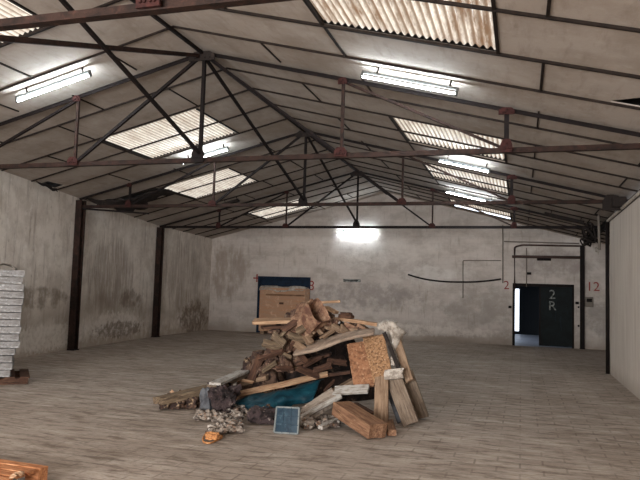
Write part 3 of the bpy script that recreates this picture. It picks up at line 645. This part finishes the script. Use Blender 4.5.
# ------------------------------------------------------------------ orange pallet at the lower left
c1 = F(48, 466, .14); c0 = F(-40, 453, .14)
dx = (c0-c1); dx.z = 0; dx.normalize(); dyv = V((0,0,1)).cross(dx)
if dyv.y > 0: dyv = -dyv
PM = Matrix(((dx.x, dyv.x, 0, c1.x), (dx.y, dyv.y, 0, c1.y), (0, 0, 1, 0), (0, 0, 0, 1)))
t = empty('wooden_pallet', V((c1.x, c1.y, 0)), 'orange-brown wooden pallet at the lower left corner', 'pallet')
t.matrix_world = PM
for k in range(3):
    for j in range(3): obj('block', B(j*.53, .0+k*.36, .022, j*.53+.13, .10+k*.36, .10), M['w_dark' if k else 'w_pallet'], t, PM)
    obj('stringer', B(0, .0+k*.36, .10, 1.2, .10+k*.36, .12), M['w_pallet'], t, PM)
for j in range(3): obj('bottom_board', B(j*.53, 0, 0, j*.53+.13, .82, .022), M['w_pallet'], t, PM)
for k in range(7):
    obj('slat', B(-.005, .0+k*.122, .12, 1.2, .088+k*.122, .141), M['w_pallet'], t, PM, bevel=.003)
for k, (u, v, s_) in enumerate(((20, 476, .035), (13, 478, .03))):
    bm = bmesh.new(); bmesh.ops.create_icosphere(bm, subdivisions=1, radius=s_)
    for vv in bm.verts: vv.co *= 1+noise.noise(vv.co*40+V((k,0,0)))*.5; vv.co.z *= .6
    p = F(u, v, .141); p.z = .141+s_*.45
    tag(obj('wood_chip', bm, M['w_light'], None, Matrix.Translation(p)), 'small pale wood chip lying on the orange pallet', 'wood chip', 'wood chips on the orange pallet')

# ------------------------------------------------------------------ the heap
def board(name, a, b, w, t_, m, label, cat='plank', hint=V((0,0,1)), rag=.0, bevel=.006, parent=None, seed=0, group=None):
    """board from a to b (centre line), width w, thickness t_, its face normal nearest hint; ragged ends"""
    a = V(a); b = V(b); mw = frame(a, b, V(hint)); Ln = (b-a).length; n = max(4, int(Ln/.12)); k = 4 if w > .2 else 2
    bm = bmesh.new(); G = {}
    for i in range(n+1):
        for j in range(k+1):
            for s in (0, 1):
                x = Ln*i/n; y = w*(j/k-.5); z = t_*(s-.5)
                q = V((x, y, z)); e = noise.noise(V((x*2.1+seed, y*5, seed*3.3)))
                if i in (0, n): x += rag*noise.noise(V((j*1.7+seed*9, i, 4.2)))*1.6
                y += .006*noise.noise(V((x*4, j, seed))); z += .010*e*(1 if t_ < .1 else .6)
                G[i, j, s] = bm.verts.new((x, y, z))
    for i in range(n):
        for j in range(k):
            bm.faces.new((G[i,j,1], G[i+1,j,1], G[i+1,j+1,1], G[i,j+1,1])); bm.faces.new((G[i,j,0], G[i,j+1,0], G[i+1,j+1,0], G[i+1,j,0]))
        bm.faces.new((G[i,0,0], G[i+1,0,0], G[i+1,0,1], G[i,0,1])); bm.faces.new((G[i,k,0], G[i,k,1], G[i+1,k,1], G[i+1,k,0]))
    for j in range(k):
        bm.faces.new((G[0,j,0], G[0,j,1], G[0,j+1,1], G[0,j+1,0])); bm.faces.new((G[n,j,0], G[n,j+1,0], G[n,j+1,1], G[n,j,1]))
    o = obj(name, bm, m, parent, mw, bevel=bevel)
    if label: tag(o, label, cat, group)
    return o
def chunk(name, p, s, m, label, cat, seed=0, flat=.7, parent=None, sub=3, rough=.45, group=None, kind=None):
    bm = bmesh.new(); bmesh.ops.create_icosphere(bm, subdivisions=sub, radius=1)
    s = V(s) if not isinstance(s, float) else V((s, s, s*flat))
    for v in bm.verts:
        d_ = v.co.normalized(); q = V((max(-.75, min(.75, d_.x)), max(-.75, min(.75, d_.y)), max(-.72, min(.72, d_.z))))*1.3
        k = 1 + noise.noise(d_*1.6 + V((seed*3.1, 0, 0)))*rough + noise.noise(d_*4.5 + V((0, seed*2.3, 0)))*rough*.5
        v.co = V((q.x*s.x, q.y*s.y, q.z*s.z))*k
    p = V(p); zmin = min(v.co.z for v in bm.verts)
    if p.z + zmin < .0: p.z = -zmin
    o = obj(name, bm, m, parent, Matrix.Translation(p), smooth=False)
    if label: tag(o, label, cat, group, kind)
    return o

# heart of the heap: brown mixed rubbish (nobody could count it)
def mound(name, outline, top, m, label, seed=0, amp=.10, n=44, power=.6):
    """outline: centre x,y, radii; top: height function"""
    cx, cy_, rx, ry, H = outline
    bm = bmesh.new(); G = {}
    for i in range(n+1):
        for j in range(n+1):
            a, b = i/n*2-1, j/n*2-1
            x = a*math.sqrt(1-b*b/2); y = b*math.sqrt(1-a*a/2); rr = min(1, math.hypot(x, y))
            h = H*max(0, (1-rr**2))**power * top(x, y)
            p = V((x*rx, y*ry, h)); k = (1-rr**4)
            nn = noise.noise_vector(p*3.2+V((seed,0,0)))*1.0 + noise.noise_vector(p*8+V((0,seed,0)))*.6
            cell = noise.cell(p*7+V((seed,0,0)))-.5
            p += V((nn.x, nn.y, abs(nn.z)))*amp*k; p.z += cell*amp*.9*k
            p.z = max(p.z, .004 if rr < .999 else 0)
            G[i, j] = bm.verts.new(p)
    for i in range(n):
        for j in range(n): bm.faces.new((G[i,j], G[i+1,j], G[i+1,j+1], G[i,j+1]))
    bmesh.ops.contextual_create(bm, geom=[e for e in bm.edges if e.is_boundary])
    return tag(obj(name, bm, m, None, Matrix.Translation((cx, cy_, 0))), label, 'rubbish', None, 'stuff')
mound('mixed_rubbish', (-3.10, 10.05, 1.0, .75, 1.28), lambda x, y: 1 - .25*abs(x), M['shaded_rubbish'], 'brown mixed rubbish forming the heart of the big heap', 1, .12)
mound('mixed_rubbish', (-3.62, 9.15, .40, .42, .62), lambda x, y: 1 - .3*x, M['debris'], 'lower brown rubbish on the left flank of the big heap', 5, .09, 34)

# carpets and sacks on the left shoulder and the top
o = patch('crumpled_carpet', [[P(283,318,9.1), P(300,312,9.2), P(316,308,9.2), P(332,312,9.2)], [P(271,335,8.9), P(292,333,8.75), P(312,332,8.75), P(336,328,8.9)], [P(266,352,8.75), P(280,352,8.6), P(292,351,8.6), P(304,345,8.8)], [P(262,372,8.7), P(275,374,8.55), P(288,372,8.55), P(298,366,8.8)]], M['carpet'], .03, .10, 5.0, sub=11, seed=11)
tag(o, 'brown crumpled carpet hanging down the left shoulder of the heap', 'carpet')
o = patch('crumpled_sacking', [[P(296,306,9.0), P(306,304,9.0), P(314,306,9.0)], [P(293,322,8.75), P(306,318,8.6), P(321,318,8.7)], [P(293,336,8.6), P(308,334,8.5), P(326,330,8.65)]], M['carpet_r'], .025, .05, 6, sub=10, seed=4)
tag(o, 'reddish sacking draped just below the top of the heap', 'sacking')
# battered carton with a dark open mouth at the top
def open_carton(base, mouth, w0, w1, m, label):
    mw = frame(base, mouth, V((0, -1, .3))); Ln = (mouth-base).length; bm = bmesh.new(); n = 28; rings = []
    def rad(a): return 1/max(abs(math.cos(a)), abs(math.sin(a)), .78)
    prof = [(0, w0*.2), (0, w0), (Ln*.25, w0*1.05), (Ln*.5, w0*.5+w1*.5), (Ln*.75, w1*.97), (Ln, w1*1.06), (Ln+.03, w1*1.12), (Ln+.02, w1*1.05), (Ln*.75, w1*.88), (Ln*.4, w0*.85), (.04, w0*.8), (.03, w0*.2)]
    for k, (x, r_) in enumerate(prof):
        ring = []
        for i in range(n):
            a = 2*math.pi*i/n; q = V((x, math.cos(a)*r_*rad(a)*1.15, math.sin(a)*r_*rad(a)*.85))
            e = noise.noise(V((q.x*9, math.cos(a)*2, math.sin(a)*2)))
            q.x += .05*e*(x/Ln); q.y *= 1+.16*e; q.z *= 1+.16*noise.noise(V((math.sin(a)*2, q.x*8, 3)))
            ring.append(bm.verts.new(q))
        rings.append(ring)
    for p_, q_ in zip(rings, rings[1:]):
        for i in range(n): bm.faces.new((p_[i], q_[i], q_[(i+1)%n], p_[(i+1)%n]))
    bm.faces.new(rings[0]); bm.faces.new(rings[-1])
    return tag(obj('open_carton', bm, m, None, mw), label, 'carton')
open_carton(P(303, 333, 8.62), P(318, 312, 8.40), .11, .14, M['carpet_r'], 'battered brown carton gaping open at the top of the heap')
board('plank', P(254, 321.5, 8.7), P(300, 320, 8.9), .30, .045, M['w_light'], 'light plank sticking out to the left near the top of the heap', rag=.03, seed=2, hint=V((0,-.12,1)))
board('plank', P(262, 327.5, 8.75), P(292, 326, 8.95), .20, .04, M['w_dark'], 'short dark plank directly under the light jutting plank', rag=.03, seed=3)
board('plank', P(313, 303, 9.05), P(340, 301.5, 9.1), .12, .035, M['w_light'], 'short light plank lying flat at the very top of the heap', rag=.02, seed=4)
board('plank', P(325, 307, 8.95), P(337, 313, 8.9), .10, .04, M['w_light'], 'short tilted light plank just under the top of the heap', rag=.02, seed=5)
board('plank', P(336, 318.5, 8.9), P(384, 325.5, 8.8), .16, .045, M['w_light'], 'long light plank lying across the top right of the heap', rag=.02, seed=6)
chunk('wood_block', P(346, 315.5, 8.9), V((.09, .07, .045)), M['w_dark'], 'small dark block on the right of the heap top', 'wood block', 3)
o = patch('crumpled_plastic', [[P(340,322,8.95), P(355,324,8.85), P(376,328,8.8)], [P(334,333,8.75), P(352,334,8.65), P(372,336,8.6)]], M['debris'], .03, .05, 5, seed=13); tag(o, 'tattered brown scraps under the long light plank', 'scraps')
# shaggy pale plastic on the right of the top
o = patch('pale_plastic_sheet', [[P(378,323,8.75), P(388,321,8.75), P(397,323,8.7)], [P(380,331,8.6), P(391,330,8.5), P(402,333,8.55)], [P(388,345,8.5), P(395,346,8.42), P(401,340,8.55)], [P(393,366,8.38), P(398,366,8.33), P(403,362,8.4)]], M['plastic'], .02, .07, 5, sub=7, seed=21)
tag(o, 'shaggy pale plastic spilling down the right side of the heap', 'plastic sheet')
# big thin sheet overhanging the dark hollow
g = [[P(293,356,8.30), P(318,350,8.28), P(345,341,8.26), P(373,333.5,8.25)], [P(300,345,8.62), P(322,340,8.60), P(346,333,8.58), P(374,328,8.55)]]
o = patch('curved_sheet', g, M['sheet'], .035, .012, 2, sub=8, seed=1); tag(o, 'long curved grey-beige sheet overhanging the dark hollow of the heap', 'sheet')
# chipboards leaning on the right of the hollow
def quad(name, pts, th, m, label, cat='board', seed=0, nx=10, nz=12, rag=.012, parent=None):
    a, b, c, d_ = [V(p) for p in pts]; mw = frame(a, b, (d_-a).cross(b-a) if (d_-a).cross(b-a).length > 0 else V((0,0,1)))
    inv = mw.inverted(); bm = bmesh.new(); G = {}
    a, b, c, d_ = [inv @ p for p in (a, b, c, d_)]
    for i in range(nx+1):
        for j in range(nz+1):
            s, t_ = i/nx, j/nz; p = a*(1-s)*(1-t_) + b*s*(1-t_) + c*s*t_ + d_*(1-s)*t_
            if i in (0, nx) or j in (0, nz): p += V((noise.noise(V((i*.9, j*.9, seed))), noise.noise(V((seed, i*.9, j*.9))), 0))*rag
            for k in (0, 1): G[i, j, k] = bm.verts.new(p + V((0, 0, th*(k-.5))))
    for i in range(nx):
        for j in range(nz):
            bm.faces.new((G[i,j,1], G[i+1,j,1], G[i+1,j+1,1], G[i,j+1,1])); bm.faces.new((G[i,j,0], G[i,j+1,0], G[i+1,j+1,0], G[i+1,j,0]))
    for i in range(nx):
        bm.faces.new((G[i,0,0], G[i+1,0,0], G[i+1,0,1], G[i,0,1])); bm.faces.new((G[i,nz,0], G[i,nz,1], G[i+1,nz,1], G[i+1,nz,0]))
    for j in range(nz):
        bm.faces.new((G[0,j,0], G[0,j,1], G[0,j+1,1], G[0,j+1,0])); bm.faces.new((G[nx,j,0], G[nx,j+1,0], G[nx,j+1,1], G[nx,j,1]))
    o = obj(name, bm, m, parent, mw)
    return tag(o, label, cat) if label else o
quad('chipboard', [P(354,388,8.15), P(374,386,8.2), P(364,342,8.5), P(347,345,8.45)], .05, M['osb'], 'orange chipboard leaning upright at the right of the dark hollow', seed=1)
quad('chipboard', [P(373,384,8.22), P(394,381,8.25), P(384,335,8.55), P(363,338,8.52)], .05, M['osb2'], 'speckled brown chipboard beside the orange one, under the pale plastic', seed=2)
board('batten', P(384, 332, 8.4), P(401, 374, 8.2), .05, .03, M['black'], 'thin blackened batten slanting down the right side of the heap', 'batten', rag=.02, seed=8, hint=V((0,-1,0)))
board('plank', P(396, 336, 8.55), P(410, 382, 8.25), .10, .05, M['w_tan'], 'tan plank sloping at the rear right under the pale plastic', rag=.02, seed=31, hint=V((0,-1,.2)))
o = board('white_bracket', P(385, 375, 8.12), P(404, 373, 8.12), .12, .05, M['plastic'], 'short chipped white board lying across the leaning planks', 'board', hint=V((0,-1,.3)), rag=.03, seed=9)
# leaning planks at right, feet on the floor
def lean(name, top, foot, w, t_, m, label, seed, hint=V((0,-1,.15))):
    return board(name, foot, top, w, t_, m, label, 'plank', hint, .012, .006, None, seed)
def FT(u, v, z=.03): p = F(u, v, 0); p.z = z; return p
lean('plank', P(382, 377, 8.15), FT(381, 428), .17, .05, M['w_tan'], 'beige plank standing nearly upright behind the orange beam end', 12)
lean('plank', P(394, 378, 8.2), FT(411, 427), .20, .06, M['w_grey'], 'grey-brown plank leaning outward, front one of the right pair', 14)
lean('plank', P(406, 372, 8.35), FT(422.5, 420), .17, .06, M['w_grey'], 'grey-brown plank leaning outward, outermost on the right of the heap', 15)
lean('plank', P(389, 384, 8.35), FT(402, 424), .12, .05, M['bluegrey'], 'blue-grey plank leaning behind the front grey-brown pair', 16)
lean('plank', P(401, 383, 8.5), FT(415, 418), .10, .06, M['w_dark'], 'dark plank wedged between the two leaning grey-brown planks', 17)
# orange beam lying forward
a = F(341, 408, .22); b = F(378, 431.5, .085)
board('beam', a, b, .24, .16, M['w_orange'], 'thick orange-brown timber beam lying forward at the front of the heap', 'beam', rag=.02, seed=18)
board('wood_offcut', F(392, 433, .04), F(389, 422, .05), .10, .07, M['w_orange'], 'splintered orange offcut beside the end of the thick beam', 'offcut', rag=.03, seed=19)
# white planks and grey slab left of beam
board('white_plank', P(298, 419, 7.62), P(341, 396, 7.92), .07, .035, M['whitewood'], 'narrow white painted plank sloping up to the right over the grey slab', 'plank', rag=.01, seed=20, hint=V((0,-.4,1)))
board('white_plank', P(334, 391, 8.10), P(369, 389, 8.10), .15, .04, M['whitewood'], 'wide white painted plank lying below the orange chipboard', 'plank', rag=.02, seed=21, hint=V((0,-.6,1)))
quad('textured_slab', [P(302,409,7.86), P(312,418,7.70), P(337,402,7.95), P(332,389,8.20)], .05, M['slab'], 'grey ribbed slab lying behind the narrow white plank', seed=4)
board('white_plank', F(320, 428, .05), F(336, 420, .07), .07, .04, M['whitewood'], 'short white plank stub lying in the rubble in front of the heap', 'plank', rag=.02, seed=22)
board('plank', P(355, 404, 8.0), P(372, 414, 7.9), .10, .04, M['w_dark'], 'dark plank in the shadow between the white plank and the beige plank', rag=.02, seed=23)
# hollow contents
board('plank', P(300, 378, 8.75), P(350, 372, 8.9), .16, .04, M['w_dark'], 'dark brown plank lying inside the hollow', rag=.02, seed=24)
board('plank', P(322, 398, 8.55), P(354, 380, 8.7), .20, .05, M['w_tan'], 'brown plank half hidden in the hollow behind the white plank', rag=.03, seed=25)
board('plank', P(290, 366, 8.7), P(330, 354, 8.85), .12, .04, M['w_dark'], 'dark plank lying high inside the hollow under the curved sheet', rag=.03, seed=26)
# tan plank over the teal tarpaulin
board('plank', P(231, 396, 8.35), P(328, 374, 8.75), .075, .05, M['w_light'], 'long tan plank lying along the top edge of the teal tarpaulin', rag=.015, seed=27, hint=V((0,-.5,1)))
g = [[P(233,401,8.36), P(262,394,8.42), P(290,388,8.5), P(322,379,8.7)], [P(236,405,8.2), P(262,402,8.15), P(290,397,8.25), P(318,390,8.45)], [F(240,410,.03), F(262,413,.03), F(288,409,.04), P(314,399,8.25)]]
o = patch('teal_tarpaulin', g, M['teal'], .015, .035, 3, sub=8, seed=15); tag(o, 'teal tarpaulin sloping to the floor in front of the heap', 'tarpaulin')
# slate pane with pale frame
a_, b_, c_, d_ = F(274.5,431,.03), F(298,432.5,.03), None, None
a_.z = b_.z = .015
Yt = (a_.y+b_.y)/2+.10
c_, d_ = P(299.5,408,Yt), P(277,407,Yt)
t = empty('framed_pane', (a_+b_)/2, 'small slate-blue pane in a pale grey frame leaning at the front of the heap', 'framed pane')
pane = quad('pane', [a_, b_, c_, d_], .02, M['slate'], None, parent=t, rag=0)
def rail(p, q): member('frame_rail', p, q, .018, .03, M['alu'], t, 'box', hint=V((0,-1,.2)))
rail(a_, b_); rail(b_, c_); rail(c_, d_); rail(d_, a_)
for k in (1/3, 2/3):
    member('glazing_bar', a_.lerp(b_, k)-V((0,.012,0)), d_.lerp(c_, k)-V((0,.012,0)), .008, .01, M['slate'], pane)
    member('glazing_bar', a_.lerp(d_, k)-V((0,.012,0)), b_.lerp(c_, k)-V((0,.012,0)), .008, .01, M['slate'], pane)
# left tail of the heap
board('beam', F(158, 401, .13), F(217, 387, .25), .18, .09, M['w_olive'], 'brown weathered beam forming the left tail of the heap', 'beam', rag=.05, seed=33)
board('plank', F(160, 404.5, .07), F(205, 399, .10), .14, .09, M['w_grey'], 'broken grey board under the left tail beam', rag=.05, seed=34)
chunks = [((166,405),(.10,.09,.06)), ((177,405),(.11,.09,.07)), ((190,404),(.13,.1,.09)), ((201,403),(.09,.1,.10)), ((171,400),(.08,.08,.08)), ((184,399),(.09,.08,.10))]
for k, ((u, v), s_) in enumerate(chunks):
    chunk('rubble_chunk', F(u, v, .06), V(s_)*.8, M['debris'], 'dark brown rubble chunk in the left tail of the heap under the beam', 'rubble', 40+k, group='rubble chunks under the left tail beam')
chunk('plum_sack', F(225, 402, .14), V((.125, .12, .135)), M['purple'], 'dark plum-brown sack slumped at the left end of the teal tarpaulin', 'sack', 51, sub=4, rough=.8)
chunk('blue_grey_box', F(207, 400, .15), V((.075, .07, .15)), M['bluegrey'], 'blue-grey crushed container between the left beam and the plum sack', 'container', 52, rough=.3)
chunk('rubble_chunk', F(220, 386, .26), V((.13, .10, .07)), M['purple'], 'dark lump on top of the plum sack behind the left beam', 'rubble', 53, sub=4, rough=.8)
board('slab', F(214, 387, .28), P(246, 372, 9.0), .24, .06, M['w_grey'], 'pale-topped slab tilting up on the left behind the tan plank', 'slab', rag=.03, seed=35, hint=V((-.1,-.25,1)))
board('white_plank', F(215, 384, .36), P(244, 371, 8.85), .17, .035, M['whitewood'], 'white strip lying on the tilted slab at the left of the heap', 'strip', rag=.02, seed=36)
board('plank', P(251, 381, 8.75), P(262, 355, 9.0), .12, .05, M['w_dark'], 'dark plank leaning diagonally beside the crumpled carpet', rag=.03, seed=37, hint=V((0,-1,.3)))
board('plank', P(240, 384, 8.85), P(268, 377, 8.9), .22, .06, M['w_tan'], 'brown plank lying flat behind the tan plank end', rag=.03, seed=38)
# pale rubble scattered at the front
def scatter(name, poly, n, s0, s1, m, label, seed, pile=.0):
    rr = random.Random(seed); bm = bmesh.new()
    for k in range(n):
        u, v, sp_u, sp_v = rr.choice(poly)
        p = F(u+rr.uniform(-sp_u, sp_u), v+rr.uniform(-sp_v, sp_v)); s_ = rr.uniform(s0, s1); p.z = s_*.5 + rr.uniform(0, pile)
        r = bmesh.ops.create_icosphere(bm, subdivisions=1, radius=s_, matrix=Matrix.Translation(p) @ Matrix.Rotation(rr.uniform(0, 6), 4, 'Z') @ Matrix.Rotation(rr.uniform(-.6, .6), 4, 'X') @ Matrix.Diagonal((rr.uniform(.7, 1.6), rr.uniform(.6, 1.2), rr.uniform(.35, .8), 1)))
        for vv in r['verts']:
            vv.co += noise.noise_vector(vv.co*30)*s_*.35; vv.co.z = max(vv.co.z, .002)
    return tag(obj(name, bm, m), label, 'rubble', None, 'stuff')
scatter('pale_rubble', [(240,416,17,5), (230,424,12,6), (218,433,9,4), (247,409,10,4), (232,430,9,4)], 330, .012, .05, M['rubble'], 'pale broken plaster rubble spilling left of the framed pane', 5, .05)
scatter('pale_rubble', [(208,418,12,4)], 70, .015, .05, M['rubble'], 'small dark and white rubble patch left of the pale plaster spill', 6, .03)
scatter('pale_rubble', [(312,422,14,6), (325,425,14,5), (305,428,6,3)], 160, .015, .055, M['rubble'], 'mixed grey rubble under the white planks right of the framed pane', 8, .05)
chunk('plum_rubble', F(263, 418, .07), V((.16, .10, .08)), M['purple'], 'dark lump between the pale rubble and the framed pane', 'rubble', 61, sub=4)
scatter('dark_rubble', [(263,417,12,5)], 60, .02, .05, M['debris'], 'speckled rubble around the dark lump behind the framed pane', 9, .08)
chunk('orange_bag', F(213, 436, .05), V((.065, .045, .035)), M['orange_bag'], 'small crumpled orange bag on the floor at the front left of the heap', 'bag', 71, sub=4)
loop = [F(u, v, .015) for u, v in ((206,433),(203,438),(204,442),(210,443),(217,440),(222,437),(221,432),(224,428))]
tag(obj('yellow_cord', tube_bm(spline(loop, 5), .010, 6), M['orange_bag'], smooth=True), 'loop of yellowish cord curling around the orange bag', 'cord')

# loose broken pieces lying over the shoulder and crown of the heap
def bits(name, spots, m, label, cat, group, L0=.14, L1=.34, seed=1):
    rr = random.Random(seed)
    for k, (u, v, Y) in enumerate(spots):
        p = P(u, v, Y); a = rr.uniform(-1.2, 1.2); e = rr.uniform(-.7, .7); l = rr.uniform(L0, L1)/2
        d_ = V((math.cos(a)*math.cos(e), math.sin(a)*math.cos(e)*.7, math.sin(e)))*l
        board(name, p-d_, p+d_, rr.uniform(.04, .11), rr.uniform(.02, .045), M[m], label, cat, V((rr.uniform(-.5,.5), -.7, .7)), .04, .003, None, seed*20+k, group)
bits('wood_scrap', [(284,333,8.45), (297,338,8.42), (272,345,8.5), (288,356,8.42), (270,366,8.48), (279,340,8.45), (304,328,8.45)], 'w_olive', 'short broken wood scrap on the carpet at the left shoulder of the heap', 'wood scrap', 'wood scraps on the left shoulder', seed=2)
bits('dark_scrap', [(277,352,8.45), (292,346,8.42), (284,368,8.42), (268,356,8.5), (300,355,8.42), (290,326,8.5)], 'w_dark', 'dark splinter tangled in the carpet at the left shoulder of the heap', 'splinter', 'dark splinters on the left shoulder', seed=3)
bits('pale_scrap', [(318,330,8.5), (328,334,8.5), (308,340,8.45), (338,329,8.6), (346,332,8.6), (300,347,8.4), (332,326,8.6), (356,331,8.6), (312,334,8.45)], 'w_tan', 'pale wood scrap lying above the curved sheet', 'wood scrap', 'pale scraps above the curved sheet', .12, .26, seed=4)
bits('torn_carton', [(322,324,8.55), (334,321,8.7), (350,327,8.65), (310,326,8.5), (362,330,8.65)], 'carpet_r', 'torn brown carton piece near the top of the heap', 'carton', 'torn carton pieces near the top', .14, .26, seed=5)
bits('dark_scrap', [(312,362,8.6), (322,368,8.65), (336,362,8.75), (308,372,8.6), (330,385,8.5)], 'w_dark', 'dark broken stick inside the hollow of the heap', 'stick', 'sticks in the hollow', .2, .4, seed=6)
bits('pale_scrap', [(176,396,8.15), (188,392,8.2), (200,389,8.25), (168,400,8.12), (228,383,8.6), (246,381,8.7)], 'w_light', 'pale wood scrap lying on the left tail of the heap', 'wood scrap', 'pale scraps on the left tail', .12, .3, seed=7)
bits('dark_scrap', [(182,402,8.0), (194,400,8.02), (208,396,8.1), (236,388,8.4), (226,392,8.2)], 'w_dark', 'dark broken stick in the left tail of the heap', 'stick', 'sticks in the left tail', .15, .3, seed=8)

# ------------------------------------------------------------------ light
w = bpy.data.worlds.new('sky'); S.world = w; w.use_nodes = True
nt = w.node_tree; bg = nt.nodes['Background']; bg.inputs[0].default_value = (.78, .86, 1, 1); bg.inputs[1].default_value = 1.6
def area(name, loc, rot, sx, sy_, e, col):
    l = bpy.data.lights.new(name, 'AREA'); l.shape = 'RECTANGLE'; l.size = sx; l.size_y = sy_; l.energy = e; l.color = col
    o = bpy.data.objects.new(name, l); C.objects.link(o); o.location = loc; o.rotation_euler = rot; return o
area('added_front_fill', (-3.6, YF-.6, 1.9), (math.radians(90), 0, 0), 6.0, 3.0, 950, (1, .97, .94))  # added fill lamp outside the front opening, brightens the hall from behind the camera

S.view_settings.view_transform = 'Standard'; S.view_settings.look = 'None'; S.view_settings.gamma = 1; S.view_settings.use_curve_mapping = False
S.view_settings.exposure = 1.15
S.cycles.max_bounces = 10; S.cycles.diffuse_bounces = 8; S.cycles.use_denoising = True
S.cycles.sample_clamp_indirect = 6
